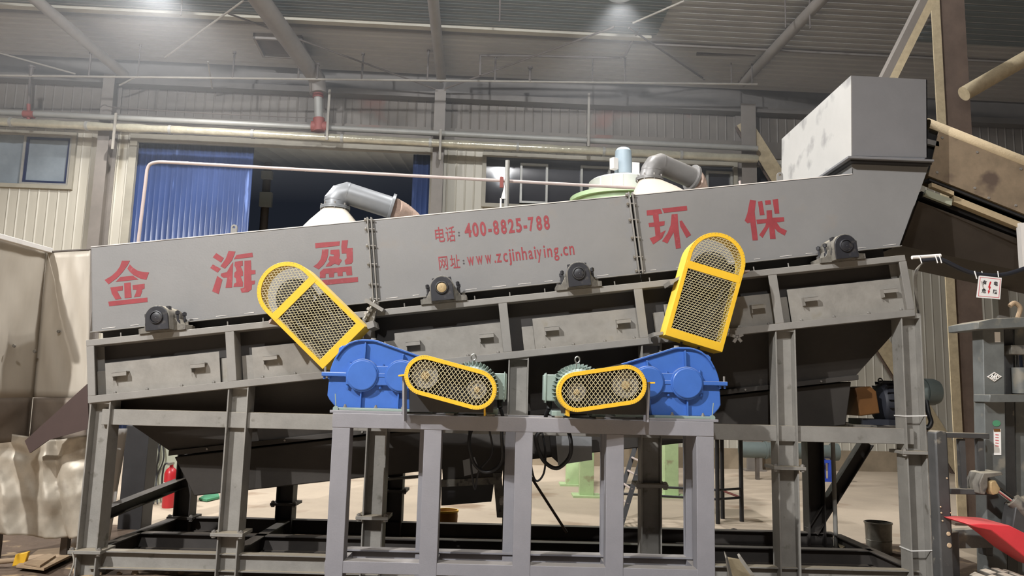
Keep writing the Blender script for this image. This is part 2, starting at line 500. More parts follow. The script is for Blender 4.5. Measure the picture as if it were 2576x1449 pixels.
# wall: zones
REF = 860
z_of = lambda y: WW(REF, y).z
zF, zG, zU, zB = z_of(231), z_of(243), z_of(313), z_of(352)
s_of = lambda x, y=430: wall_sz(x, y)[0]
SL, SR = -26.0, 26.0
ZD = WW(700, 372).z                     # door head
ZW1T, ZW1B = WW(90, 338).z, WW(90, 468).z
ZW2T, ZW2B = WW(1400, 398).z, WW(1400, 520).z
sW1a, sW1b = s_of(-40, 400), s_of(184, 400)
sDa, sDb = s_of(338, 480), s_of(1080, 480)
sW2a, sW2b = s_of(1218, 450), s_of(1848, 450)
sW3a, sW3b = s_of(1884, 450), s_of(2010, 450)
mb = MB()
def wall_zone(s0, s1, z0, z1, off=0.0):
    corr(mb, wp(s0, z0, off), wE * (s1 - s0), V((0, 0, z1 - z0)), wM, 0.21, 0.014, 0.77)
wall_zone(SL, sW1a, 0, zB); wall_zone(sW1a, sW1b, 0, ZW1B); wall_zone(sW1a, sW1b, ZW1T, zB)
wall_zone(sW1b, sDa, 0, zB); wall_zone(sDa, sDb, ZD, zB)
wall_zone(sDb, sW2a, 0, zB); wall_zone(sW2a, sW2b, 0, ZW2B); wall_zone(sW2a, sW2b, ZW2T, zB)
wall_zone(sW2b, sW3a, 0, zB); wall_zone(sW3a, sW3b, 0, ZW2B); wall_zone(sW3a, sW3b, ZW2T, zB)
wall_zone(sW3b, SR, 0, zB)
struct(mb.build('wall_back', M['wall']))
mb = MB()
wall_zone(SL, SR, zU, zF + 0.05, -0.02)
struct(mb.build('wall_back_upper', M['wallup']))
def wall_strip(name, z0, z1, o0, o1, m, s0=SL, s1=SR):
    mb = MB(); mb.obox(wp(s0, z0, o0), wE * (s1 - s0), wM * (o1 - o0), V((0, 0, z1 - z0)))
    return struct(mb.build(name, m))
wall_strip('trim_1', zF, Z_EAVE + 0.15, -0.05, 0.10, M['fascia'])
wall_strip('trim_2', zG - 0.02, zF, -0.05, 0.26, M['fascia'])
wall_strip('trim_3', zB - 0.03, zU, -0.06, 0.06, M['wallup'])
wall_strip('baseboard_back', 0, 0.45, -0.05, 0.07, M['concrete'], sDb, SR)
wall_strip('baseboard_back', 0, 0.45, -0.05, 0.07, M['concrete'], SL, sDa)
# far side wall closing the hall on the right
mb = MB(); pR = wp(SR, 0)
corr(mb, pR, wM * 32, V((0, 0, 11)), -wE, 0.21, 0.028)
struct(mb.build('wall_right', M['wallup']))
mb = MB(); pL = wp(SL, 0)
corr(mb, pL, wM * 32, V((0, 0, 11)), wE, 0.21, 0.028)
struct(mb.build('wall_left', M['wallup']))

# ceiling
roofA = (wM + V((0, 0, ROOF_SLOPE)))
mb = MB(); corr(mb, wp(SL, Z_EAVE), roofA * 32, wE * (SR - SL), V((0, 0, -1)), 0.2, 0.055, 0.76)
struct(mb.build('ceiling', M['roof']))
p = WR(860, 42); dS = (p - wQ).dot(wM)
sS1 = (WR(1680, 20) - wQ).dot(wE)
def roof_panel(name, s0, s1, d0, d1, m, drop):
    mb = MB(); o = wp(s0, Z_EAVE - drop) + roofA * d0
    corr(mb, o, roofA * (d1 - d0), wE * (s1 - s0), V((0, 0, -1)), 0.2, 0.02, 0.68)
    return struct(mb.build(name, m))
roof_panel('window_4', -13.5, sS1, dS, dS + 3.2, M['sky_light'], 0.05)
q = WR(2330, 60); sS2 = (q - wQ).dot(wE); dS2 = (q - wQ).dot(wM)
roof_panel('window_5', sS2, sS2 + 6, dS2 - 0.6, dS2 + 3.0, M['sky_light'], 0.05)
mb = MB(); mb.obox(wp(-14, Z_EAVE - 0.12) + roofA * (dS - 0.14), wE * (sS1 + 13.9), roofA * 0.14, V((0, 0, 0.09)))
struct(mb.build('trim_4', M['trim']))
mb = MB(); mb.obox(wp(SL, Z_EAVE - 0.09) + roofA * (dS - 0.36), wE * (SR - SL), roofA * 0.05, V((0, 0, 0.06)))
struct(mb.build('trim_5', M['tube']))

# hazy dust hanging under the roof around the lamps
hz = bpy.data.materials.new('hall dust haze'); hz.use_nodes = True
for n_ in list(hz.node_tree.nodes):
    if n_.type == 'BSDF_PRINCIPLED': hz.node_tree.nodes.remove(n_)
vs_ = hz.node_tree.nodes.new('ShaderNodeVolumeScatter')
vs_.inputs['Density'].default_value = HAZE
vs_.inputs['Color'].default_value = (0.93, 0.96, 1.0, 1)
hz.node_tree.links.new(vs_.outputs[0], hz.node_tree.nodes['Material Output'].inputs['Volume'])
mb = MB(); mb.box((-12.5, 9.0, 5.5), (12.5, 15.9, 8.72))
tag(mb.build('dust_haze', hz), 'bright thin haze of dust hanging under the roof around the lamps', 'haze', kind='stuff')

# roof hatch
hp = [WR(640, 84), WR(748, 84), WR(778, 130), WR(668, 128)]
hs0 = min((p - wQ).dot(wE) for p in hp); hs1 = max((p - wQ).dot(wE) for p in hp)
hd0 = min((p - wQ).dot(wM) for p in hp); hd1 = max((p - wQ).dot(wM) for p in hp)
ht = thing('roof_hatch', 'dark rectangular roof hatch with a raised frame beside the fat duct', 'hatch', wp((hs0 + hs1) / 2, Z_EAVE) + roofA * hd0)
mb = MB()
ho = wp(hs0, Z_EAVE - 0.16) + roofA * hd0
a, b = wE * (hs1 - hs0), roofA * (hd1 - hd0)
for o_, u_, v_ in ((ho, a, roofA * 0.05), (ho + b - roofA * 0.05, a, roofA * 0.05), (ho, wE * 0.05, b), (ho + a - wE * 0.05, wE * 0.05, b)):
    mb.obox(o_, u_, v_, V((0, 0, 0.13)))
mb.build('hatch_frame', M['tube'], ht)
mb = MB(); mb.obox(ho + V((0, 0, 0.08)) + wE * 0.05 + roofA * 0.05, a - wE * 0.1, b - roofA * 0.1, V((0, 0, 0.03)))
mb.build('hatch_lid', M['rod'], ht)

# hall columns on the wall line
def wall_column(x0, x1, label):
    s0, s1 = s_of(x0, 280), s_of(x1, 280)
    t = thing('steel_column', label, 'column', wp((s0 + s1) / 2, 0, 0.2), 'steel columns along the back wall')
    mb = MB()
    hbeam(mb, wp((s0 + s1) / 2, 0, 0.22), wp((s0 + s1) / 2, zF, 0.22), 0.40, s1 - s0, wM, 0.016)
    mb.build('shaft', M['tube'], t)
    mb = MB(); mb.obox(wp(s0 - 0.06, 0, 0.01), wE * (s1 - s0 + 0.12), wM * 0.5, V((0, 0, 0.025)))
    mb.build('base_plate', M['tube'], t)
wall_column(276, 304, 'brown grey steel column on the wall left of the blue door')
wall_column(1095, 1122, 'brown grey steel column on the wall right of the blue door')
wall_column(1848, 1884, 'brown grey steel column on the wall between the dark windows')

# roof tubes
def roof_tube(x0, y0, x1, y1, r, label, m='tube', off=0.45, below=0.32):
    a = WW(x0, y0, off); b = WR(x1, y1, below)
    d = (b - a)
    mb = MB(); mb.cyl(a, b + d * 0.6, r, n=18)
    tag(mb.build('roof_tube', M[m]), label, 'tube', 'slanting tubes under the roof')
roof_tube(312, 187, 100, 8, 0.11, 'slanting brown grey roof tube rising above the sliding blue door edge')
roof_tube(1110, 197, 1090, 4, 0.11, 'slanting brown grey roof tube above the column right of the blue door')
roof_tube(1868, 208, 2058, 8, 0.11, 'slanting brown grey roof tube rising towards the right above the dark windows')
# fat duct with its red tee
t = thing('rainwater_duct', 'fat grey duct slanting down from the roof to a red tee on the wall pipe', 'duct', WW(803, 312, 0.6))
a, b = WW(797, 198, 0.6), WR(655, 2, 0.5)
mb = MB(); mb.tube([b + (b - a) * 0.6, a, WW(800, 235, 0.6)], 0.185, 22)
mb.build('slanting_tube', M['tube'], t)
mb = MB(); mb.cyl(WW(800, 232, 0.6), WW(802, 300, 0.6), 0.095, n=18)
mb.build('drop_pipe', M['pipe'], t)
mb = MB(); mb.cyl(WW(800, 236, 0.6), WW(800, 246, 0.6), 0.12, n=18)
mb.build('red_collar', M['redpipe'], t)
mb = MB(); mb.cyl(WW(802, 298, 0.6), WW(803, 330, 0.6), 0.13, n=18); mb.cyl(WW(784, 318, 0.58), WW(824, 320, 0.58), 0.125, n=18)
mb.build('red_tee', M['redpipe'], t)

# pipes along the wall
mb = MB(); mb.cyl(WW(-120, 277, 0.55), WW(1905, 374, 0.55), 0.066, n=18)
up = tag(mb.build('water_pipe', M['pipe']), 'straight grey pipe running along the back wall above the film wrapped one', 'pipe')
t = thing('insulated_pipe', 'shiny film wrapped pipe along the back wall above the blue door', 'pipe', WW(700, 338, 0.62))
mb = MB()
a, b = WW(-120, 300, 0.62), WW(1905, 400, 0.62)
pts, rs = [], []
for i in range(60):
    f = i / 59
    pts.append(a.lerp(b, f)); rs.append(0.092 + 0.007 * math.sin(i * 2.1) + random.uniform(-0.004, 0.004))
mb.tube(pts, rs, 18); mb.build('film_wrap', M['foilpipe'], t)
for f in (0.07, 0.16, 0.26, 0.36, 0.47, 0.58, 0.69, 0.8, 0.9):
    mb = MB(); c = a.lerp(b, f); d = (b - a).normalized() * 0.03
    mb.cyl(c - d, c + d, 0.106, n=18); mb.build('band', M['alu'], t)
for (x, y0, y1, lab) in ((283, 284, 375, 'bent pipe hanger near the left wall window'), (822, 225, 352, 'long pipe hanger beside the red tee'),
                         (1106, 325, 402, 'pipe hanger in front of the column right of the blue door'), (1480, 235, 368, 'long pipe hanger above the dark window band')):
    t = thing('pipe_hanger', lab, 'hanger', WW(x, y1, 0.6), 'hangers of the wall pipes')
    mb = MB(); p0, p1 = WW(x, y0, 0.72), WW(x, y1, 0.72)
    mb.box((p1.x - 0.025, p1.y - 0.015, p1.z), (p1.x + 0.025, p1.y + 0.015, p0.z)); mb.build('strap', M['rodlight'], t)
    mb = MB(); p2 = WW(x, y1 - 12, 0.62); mb.cyl(p2 - wE * 0.03, p2 + wE * 0.03, 0.112, n=16); mb.build('clamp', M['rod'], t)
t = thing('red_drop_pipe', 'red pipe hanger dropping to the grey pipe at the far left', 'hanger', WW(72, 290, 0.55))
mb = MB(); mb.cyl(WW(77, 165, 0.55), WW(72, 268, 0.55), 0.03, n=10); mb.build('rod', M['rod'], t)
mb = MB(); mb.cyl(WW(72, 262, 0.55), WW(72, 302, 0.55), 0.04, n=12); mb.cyl(WW(60, 287, 0.55), WW(86, 289, 0.55), 0.082, n=16); mb.build('red_clamp', M['redpipe'], t)
mb = MB(); mb.tube(smooth([WW(252, 270, 0.6), WW(264, 264, 0.6), WW(300, 271, 0.6), WW(520, 285, 0.6), WW(786, 297, 0.6)], 5), 0.012, 8)
tag(mb.build('wire', M['rod']), 'thin dark wire strung above the grey wall pipe', 'wire')
# sprinkler line under the roof
mb = MB(); mb.cyl(WW(-120, 188.5, 1.3), WW(1905, 212, 1.3), 0.022, n=10)
tag(mb.build('sprinkler_pipe', M['rodlight']), 'long thin pipe strung across the hall under the eave', 'pipe')
for i, (x, y, r) in enumerate(((78, 166, .04), (223, 130, .022), (346, 112, .014), (585, 130, .022), (750, 165, .022), (797, 160, .03), (910, 134, .022), (1075, 126, .02), (1245, 140, .022), (1333, 168, .03), (1490, 132, .014), (1572, 142, .02), (1840, 138, .014), (1892, 140, .014))):
    py = 190 + (x + 60) * 0.0112
    a = WW(x, py, 1.3); b = WW(x, y, 1.3)
    mb = MB(); mb.cyl(a, V((a.x, a.y, b.z)), r, n=8); mb.cyl(V((a.x, a.y, b.z - 0.04)), V((a.x, a.y, b.z)), r * 1.8, n=8)
    tag(mb.build('hanger_rod', M['rod']), 'short dark upright rod on the thin pipe under the eave', 'rod', 'upright rods on the thin eave pipe')
mb = MB(); mb.tube([WW(1208, 190, 1.6), WW(1208, 140, 1.6), WW(1350, 141, 1.6), WW(1560, 146, 1.6), WW(1574, 138, 1.7), WW(1612, 62, 2.6)], 0.028, 10)
tag(mb.build('conduit', M['rod']), 'dark bent conduit under the roof left of the bright lamp glow', 'conduit')
mb = MB(); mb.cyl(WW(1752, 136, 1.6), WW(1900, 138, 1.6), 0.035, n=10)
tag(mb.build('conduit', M['rod']), 'short straight dark conduit under the roof above the right wall column', 'conduit')
for (x, y, y1, lab) in ((1975, 0, 70, 'thin dark rod hanging from the roof, left of a pair above the right window'), (2036, 0, 72, 'thin dark rod hanging from the roof, right of a pair above the right window'), (458, 0, 38, 'thin rod hanging below the skylight near its left lamp'), (1258, 0, 54, 'thin rod hanging below the middle of the skylight')):
    a = WR(x, y, 0.1); b = W(x, y1, a.y)
    mb = MB(); mb.cyl(a + V((0, 0, 0.1)), V((a.x, a.y, b.z)), 0.016, n=8)
    tag(mb.build('hanging_rod', M['rod']), lab, 'rod')
for (p0, p1, lab) in (((WW(-20, 128, 1.0)), WW(190, 186, 0.5), 'thin brace rod in the upper left corner running down to the column'),
                      (WW(415, 145, 1.2), WR(612, 2, 0.35), 'pale brace rod rising to the skylight left of the fat duct'),
                      (WW(1095, 224, 0.5), WR(574, 34, 0.35), 'long dark brace rod passing behind the fat duct'),
                      (WW(1120, 223, 0.5), WR(1545, 68, 0.3), 'long dark brace rod running from the middle column to the lamp glow'),
                      (WW(1772, 200, 0.5), WR(1582, 70, 0.3), 'dark brace rod falling from the lamp glow to the right'),
                      (WR(1592, 58, 0.3), WR(1722, 2, 0.3), 'pale brace rod crossing the skylight right of the lamp glow'),
                      (WW(300, 215, 0.5), WW(345, 192, 0.6), 'short brace rod at the head of the left wall column'),
                      (WW(523, 155, 1.3), WW(534, 222, 0.3), 'tilted flat strut on the eave band left of the fat duct')):
    mb = MB(); mb.cyl(p0, p1, 0.02, n=8)
    tag(mb.build('brace_rod', M['rod'] if 'dark' in lab else M['rodlight']), lab, 'rod')

# windows and doors in the wall
def frame(mb, s0, s1, z0, z1, w, o0, o1):
    H = V((0, 0, 1))
    mb.obox(wp(s0, z0, o0), wE * (s1 - s0), wM * (o1 - o0), H * w)
    mb.obox(wp(s0, z1 - w, o0), wE * (s1 - s0), wM * (o1 - o0), H * w)
    mb.obox(wp(s0, z0 + w, o0), wE * w, wM * (o1 - o0), H * (z1 - z0 - 2 * w))
    mb.obox(wp(s1 - w, z0 + w, o0), wE * w, wM * (o1 - o0), H * (z1 - z0 - 2 * w))
def pane(s0, s1, z0, z1, o):
    mb = MB(); mb.obox(wp(s0, z0, o), wE * (s1 - s0), wM * 0.012, V((0, 0, z1 - z0))); return mb
w1 = struct(bpy.data.objects.new('window_1', None)); COL.objects.link(w1); w1.location = wp(sW1a, ZW1B)
mb = MB(); frame(mb, sW1a - 0.06, sW1b + 0.06, ZW1B - 0.06, ZW1T + 0.06, 0.09, -0.05, 0.07); mb.build('casing', M['trim'], w1)
sm = s_of(58, 400)
pane(sW1a, sm, ZW1B, ZW1T, -0.03).build('pane', M['glasslit'], w1)
mb = MB(); frame(mb, sm, sW1b - 0.03, ZW1B + 0.02, ZW1T - 0.02, 0.05, -0.02, 0.05); mb.build('sash', M['alu'], w1)
mb = MB(); frame(mb, sm + 0.05, sW1b - 0.08, ZW1B + 0.07, ZW1T - 0.07, 0.05, -0.03, 0.03); mb.build('inner_frame', M['navy'], w1)
pane(sm + 0.1, sW1b - 0.13, ZW1B + 0.12, ZW1T - 0.12, -0.02).build('pane', M['glasslit'], w1)
w2 = struct(bpy.data.objects.new('window_2', None)); COL.objects.link(w2); w2.location = wp(sW2a, ZW2B)
mb = MB(); frame(mb, sW2a - 0.05, sW2b + 0.05, ZW2B - 0.08, ZW2T + 0.06, 0.09, -0.05, 0.08); mb.build('casing', M['trim'], w2)
pane(sW2a, sW2b, ZW2B, ZW2T, -0.04).build('pane', M['glass'], w2)
for x0, x1 in ((1308, 1378), (1460, 1535), (1776, 1842)):
    mb = MB(); frame(mb, s_of(x0, 450), s_of(x1, 450), ZW2B + 0.05, ZW2T - 0.16, 0.05, -0.03, 0.04); mb.build('sash', M['alu'], w2)
w3 = struct(bpy.data.objects.new('window_3', None)); COL.objects.link(w3); w3.location = wp(sW3a, ZW2B)
mb = MB(); frame(mb, sW3a - 0.03, sW3b + 0.05, ZW2B - 0.08, ZW2T + 0.06, 0.07, -0.05, 0.06); mb.build('casing', M['trim'], w3)
pane(sW3a, sW3b, ZW2B, ZW2T, -0.04).build('pane', M['glass'], w3)

s1, s2 = s_of(628, 470), s_of(1036, 470)
mb = MB(); corr(mb, wp(sDa - 0.3, 0.03, -0.12), wE * (s1 - sDa + 0.3), V((0, 0, ZD - 0.02)), wM, 0.12, 0.010, 0.7)
struct(mb.build('door_1', M['bluedoor'], solid=0.03))
mb = MB(); corr(mb, wp(s2, 0.03, -0.12), wE * (sDb - s2 + 0.3), V((0, 0, ZD - 0.02)), wM, 0.12, 0.010, 0.7)
struct(mb.build('door_2', M['bluedoor'], solid=0.03))
mb = MB()
mb.obox(wp(sDa - 0.16, 0, -0.02), wE * 0.16, wM * 0.10, V((0, 0, ZD + 0.18)))
mb.obox(wp(sDb, 0, -0.02), wE * 0.10, wM * 0.10, V((0, 0, ZD + 0.18)))
mb.obox(wp(sDa, ZD, -0.02), wE * (sDb - sDa), wM * 0.10, V((0, 0, 0.18)))
struct(mb.build('trim_6', M['trim']))
# outside: canopy and a drain pipe
zc = W(840, 430, 22).z
mb = MB(); corr(mb, wp(sDa - 1, ZD + 0.25, -0.35), wE * (sDb - sDa + 3), -wM * 5.0 + V((0, 0, zc - ZD - 0.25)), V((0, 0, -1)), 0.4, 0.03, 0.75)
tag(mb.build('canopy', M['alu2'], solid=0.02), 'dark ribbed canopy outside above the open blue door', 'canopy')
p = W(668, 500, 20.5)
t = thing('canopy_post', 'dark round post with two grey boxes outside beside the blue door leaf', 'post', V((p.x, p.y, 0)))
mb = MB(); mb.cyl(V((p.x, p.y, 0)), V((p.x, p.y, zc - 0.05)), 0.11, n=14); mb.build('tube', M['rod'], t)
for x0, y0, x1, y1 in ((657, 429, 683, 449), (653, 482, 681, 519)):
    mb = MB(); pbox(mb, x0, y0, x1, y1, p.y - 0.22, p.y - 0.08); mb.build('box', M['alu2'], t, bevel=0.01)
# ================================================================== the sieving machine
YM = 6.5
INC = math.radians(7.412)
iO = W(216, 855.5, YM)
iX = V((math.cos(INC), 0, math.sin(INC)))
iD = V((math.sin(INC), 0, -math.cos(INC)))
yY = V((0, 1, 0))
def I(u, w, Y=YM):
    p = iO + iX * u + iD * w
    return V((p.x, Y, p.z))
def iu(px, py, Y=YM):
    q = W(px, py, Y) - iO
    return q.dot(iX), q.dot(iD)
def ibox(mb, u0, u1, w0, w1, Y0, Y1):
    return mb.obox(I(u0, w0, Y0), iX * (u1 - u0), iD * (w1 - w0), yY * (Y1 - Y0))
BACK = 8.36
FL = 7.137
# ---- inclined trough frame with its inspection doors
tf = thing('trough_frame', 'grey inclined steel trough frame with drop-in plates above the columns', 'machine frame', I(FL / 2, 0.54, 7.4))
for (Y0, Y1) in ((YM, YM + 0.16), (BACK - 0.16, BACK)):
    mb = MB(); ibox(mb, 0, FL, 0, 0.055, Y0, Y1); mb.build('upper_chord', M['frame'], tf, bevel=0.004)
    mb = MB(); ibox(mb, 0.0, FL, 0.480, 0.541, Y0, Y1); mb.build('lower_chord', M['frame'], tf, bevel=0.004)
postu = [0.0] + [1.190 + 1.1825 * i for i in range(5)] + [FL - 0.06]
for i, u in enumerate(postu):
    w = 0.075 if 0 < i < 6 else 0.065
    mb = MB(); ibox(mb, u, u + w, 0.055, 0.48, YM + 0.002, YM + 0.018); ibox(mb, u + (0 if i == 0 else w - 0.012), u + (0.012 if i == 0 else w), 0.055, 0.48, YM + 0.018, YM + 0.16)
    mb.build('frame_post', M['frame'], tf, bevel=0.003)
    mb = MB(); ibox(mb, u, u + w, 0.055, 0.48, BACK - 0.05, BACK); mb.build('frame_post', M['frame'], tf)
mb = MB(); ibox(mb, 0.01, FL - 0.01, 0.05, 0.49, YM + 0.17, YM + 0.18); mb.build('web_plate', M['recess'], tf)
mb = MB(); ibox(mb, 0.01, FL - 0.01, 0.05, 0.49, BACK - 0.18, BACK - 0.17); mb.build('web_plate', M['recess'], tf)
for k in (0, 1):
    u = k * (FL - 0.07)
    mb = MB(); ibox(mb, u, u + 0.07, 0, 0.54, YM + 0.16, BACK - 0.16); mb.build('end_beam', M['frame'], tf)
door_px = [((264, 915), (551, 883)), ((633, 873), (905, 845)), ((992, 841), (1261, 808)), ((1339, 803), (1601, 773)), ((1690, 764), (1938, 736)), ((1980, 729), (2270, 698))]
DY = YM + 0.10
bolts = []
for i, ((xa, ya), (xb, yb)) in enumerate(door_px):
    ua, wa = iu(xa, ya, DY); ub, wb = iu(xb, yb, DY)
    if i == 1: ub = ua + 1.0
    if i == 4: ua = ub - 0.95
    wt = (wa + wb) / 2 if i not in (1, 4) else 0.205
    mb = MB(); ibox(mb, ua, ub, wt, 0.482, DY, DY + 0.012)
    ibox(mb, ua - 0.10, ua, wt + 0.06, 0.482, DY + 0.03, DY + 0.04)
    ibox(mb, ub, ub + 0.06, wt + 0.06, 0.482, DY + 0.03, DY + 0.04)
    d = mb.build('drop_in_plate', M['door'], tf, bevel=0.002)
    L_ = ub - ua
    for f in (0.15, 0.83):
        uc = ua + L_ * f + (0.02 if i else 0.0)
        wc = wt + 0.11
        mb = MB()
        ibox(mb, uc - 0.062, uc + 0.062, wc - 0.016, wc + 0.016, DY - 0.062, DY - 0.054)
        ibox(mb, uc - 0.062, uc + 0.062, wc - 0.022, wc - 0.014, DY - 0.062, DY)
        ibox(mb, uc - 0.062, uc - 0.055, wc - 0.016, wc + 0.05, DY - 0.055, DY)
        mb.build('handle', M['door'], d)
    for f in (0.08, 0.36, 0.66, 0.94):
        c = I(ua + L_ * f, 0.468, DY)
        mb = MB(); mb.lathe(c, (0, -1, 0), [(0, 0.014), (0.006, 0.014), (0.012, 0.009), (0.014, 0)], 8)
        mb.build('bolt_head', M['bolt'], d)

# ---- hood over the trough, three bolted covers
YH = 6.72
HB = 8.2
hd = thing('sieve_hood', 'grey inclined hood of three bolted covers with red stencilled lettering', 'machine hood', I(FL / 2, -0.02, 7.45))
top = lambda x: 622 + (x - 228) * -0.0958
bot = lambda x: 835 + (x - 230) * -0.1063
secs = [((229, 232), (931, 946)), ((934, 949), (1585, 1611)), ((1588, 1614), (2144, 2264))]
panels = []
for i, ((xt0, xb0), (xt1, xb1)) in enumerate(secs):
    if i < 2:
        pts = [(xt0, top(xt0)), (xt1, top(xt1)), (xb1, bot(xb1)), (xb0, bot(xb0))]
    else:
        pts = [(xt0, top(xt0)), (2144, top(2144)), (2143, 411), (2336, 419), (2264, bot(2264)), (xb0, bot(xb0))]
    mb = MB(); mb.prism([W(x, y, YH) for x, y in pts], yY * 0.006)
    if i < 2: qs = [W(x, y, YH) for x, y in pts]
    else: qs = [W(xt0, top(xt0), YH), W(2144, top(2144), YH), None, None]
    # roof sheet, rear wall and ends make it a closed cover
    mb.obox(qs[0], qs[1] - qs[0], yY * (HB - YH), V((0, 0, -0.006)))
    mb.prism([W(x, y, YH) + yY * (HB - YH) for x, y in pts], yY * 0.006)
    if i == 0: mb.obox(qs[0], W(232, bot(232), YH) - qs[0], yY * (HB - YH), V((0.006, 0, 0)))
    if i == 2:
        a, b = W(2336, 419, YH), W(2264, bot(2264), YH); mb.obox(a, b - a, yY * (HB - YH), V((-0.006, 0, 0)))
        a, b = W(2143, 411, YH), W(2144, top(2144), YH); mb.obox(a, b - a, yY * (HB - YH), V((0.006, 0, 0)))
    o = mb.build('cover_panel', M['hood'], hd)
    panels.append(o)
    mb = MB(); a, b = W(xb0, bot(xb0), YH), W(xb1, bot(xb1), YH)
    mb.obox(a + V((0, -0.035, 0)), b - a, yY * 0.05, iD * 0.008); mb.build('bottom_flange', M['frame'], o)
    n = 5
    for k in range(9 if i < 2 else 10):
        f = (k + 0.35) / 10
        mb = MB(); c = a.lerp(b, f) - iD * 0.022; mb.obox(c + V((0, -0.004, 0)), iX * random.uniform(0.05, 0.13), yY * 0.004, iD * 0.004)
        mb.build('weld_line', M['bin'], o)
    a, b = W(xt0, top(xt0), YH), W(xt1, top(xt1), YH)
    mb = MB(); mb.obox(a + V((0, -0.006, -0.002)), b - a, yY * 0.016, V((0, 0, 0.008))); mb.build('top_edge', M['bin'], o)
for i, (xt, xb) in enumerate(((932, 947), (1586, 1612))):
    o = panels[i]
    a, b = W(xt, top(xt) - 6, YH), W(xb, bot(xb), YH)
    mb = MB(); mb.obox(a + V((-0.028, -0.045, 0)), b - a, yY * 0.05, V((0.012, 0, 0))); mb.build('seam_flange', M['frame'], o, bevel=0.002)
    mb = MB(); mb.obox(a + V((0.006, -0.045, 0)), b - a, yY * 0.05, V((0.012, 0, 0))); mb.build('seam_flange', M['frame'], panels[i + 1], bevel=0.002)
    for f in (0.03, 0.14, 0.34, 0.56, 0.80, 0.97):
        c = a.lerp(b, f) + V((0, -0.028, 0))
        mb = MB(); mb.cyl(c + V((-0.055, 0, 0)), c + V((0.035, 0, 0)), 0.007, n=8); mb.cyl(c + V((-0.052, 0, 0)), c + V((-0.036, 0, 0)), 0.016, n=6)
        mb.build('seam_bolt', M['bolt'], o)
# lifting eyes on the hood
for (x, y, o) in ((587, 590, panels[0]), (1963, 458, panels[2])):
    c = W(x, y, YH + 0.25)
    a = c + V((0, 0, 0.07))
    mb = MB()
    out = [a + V((0.028 * math.cos(t), 0, 0.028 * math.sin(t))) for t in [PI * k / 12 for k in range(13)]] + [c + V((-0.028, 0, -0.06)), c + V((0.028, 0, -0.06))]
    inn = [a + V((0.012 * math.cos(t), 0, 0.012 * math.sin(t))) for t in [PI * k / 12 for k in range(13)]] + [a + V((-0.012, 0, -0.01)), a + V((0.012, 0, -0.01))]
    mb.ring(out, inn, yY * 0.02); mb.build('lifting_eye', M['frame'], o)
mb = MB(); ptube(mb, [(1862, 472, YH + 0.4), (1861, 455, YH + 0.4)], 0.012); mb.build('rod_stub', M['pink'], panels[2])

# ---- stencilled lettering
def lett(mb, polys, ox, oy, sc):
    for pl in polys:
        pts = [W(ox + x / sc, oy + y / sc, YH) + V((0, -0.0025, 0)) for x, y in pl]
        mb.prism(pts, yY * 0.002)
JIN = [[(330,325),(445,325),(415,385),(340,490),(260,575),(135,668),(78,605),(180,545),(250,480),(300,410)],
 [(445,378),(490,425),(560,470),(640,488),(725,495),(685,600),(600,585),(500,535),(440,480),(410,440)],
 [(305,562),(490,542),(570,597),(240,632)], [(362,650),(455,640),(470,860),(370,870)],
 [(160,715),(342,690),(340,755),(262,768),(290,820),(325,880),(235,890),(205,840),(180,800),(175,770)],
 [(485,680),(660,660),(660,730),(622,745),(625,770),(597,845),(505,855),(530,800),(545,745),(490,745)],
 [(130,920),(700,860),(703,925),(145,987)]]
HAI = [[(1705,212),(1815,285),(1775,350),(1655,275)], [(1655,378),(1770,440),(1725,498),(1618,430)],
 [(1720,545),(1795,600),(1740,810),(1645,770)], [(1885,180),(1985,190),(1935,320),(1830,440),(1765,405),(1840,300)],
 [(2000,240),(2230,205),(2240,270),(1960,303)],
 [(1915,390),(1950,345),(1935,715),(1840,720),(1865,568),(1810,572),(1770,545),(1775,510),(1860,490)],
 [(1975,340),(2090,325),(2092,395),(2060,402),(2085,465),(2094,485),(2094,545),(2062,552),(2085,620),(2094,640),(2092,700),(1955,705),(1965,660),(1998,640),(1990,580),(1965,560),(1970,500),(2000,470),(1985,420),(1970,400)],
 [(2115,325),(2210,318),(2215,462),(2275,460),(2275,520),(2215,525),(2215,615),(2270,612),(2265,665),(2225,672),(2220,740),(2170,780),(2075,790),(2055,730),(2110,715)]]
YING = [[(110,355),(640,315),(630,410),(115,465)],
 [(258,495),(395,485),(385,610),(355,720),(290,820),(185,918),(70,855),(160,790),(225,700),(250,600)],
 [(440,505),(625,490),(640,620),(625,680),(685,720),(620,830),(525,795),(450,845),(335,860),(350,825),(420,745),(390,710),(420,635),(505,640),(515,600),(435,590)],
 [(685,300),(815,292),(790,465),(915,460),(920,745),(890,795),(760,815),(740,730),(785,680),(780,575),(680,580),(670,430)],
 [(290,905),(890,850),(905,1040),(785,1048),(770,965),(700,970),(700,1062),(595,1065),(585,985),(520,990),(510,1085),(410,1090),(400,1005),(335,1015),(330,1100),(210,1105),(210,975)],
 [(260,1150),(1025,1080),(1030,1185),(250,1260)]]
HUAN = [[(160,300),(370,275),(400,345),(340,355),(350,470),(435,460),(430,525),(360,540),(370,640),(450,600),(395,720),(260,815),(205,720),(295,690),(280,545),(200,550),(188,490),(270,480),(255,370),(165,375)],
 [(395,270),(770,228),(778,298),(425,337)],
 [(540,360),(630,352),(640,520),(680,870),(605,880),(570,630),(475,800),(395,765),(480,640),(525,520)],
 [(660,460),(695,450),(835,670),(765,715),(670,540)]]
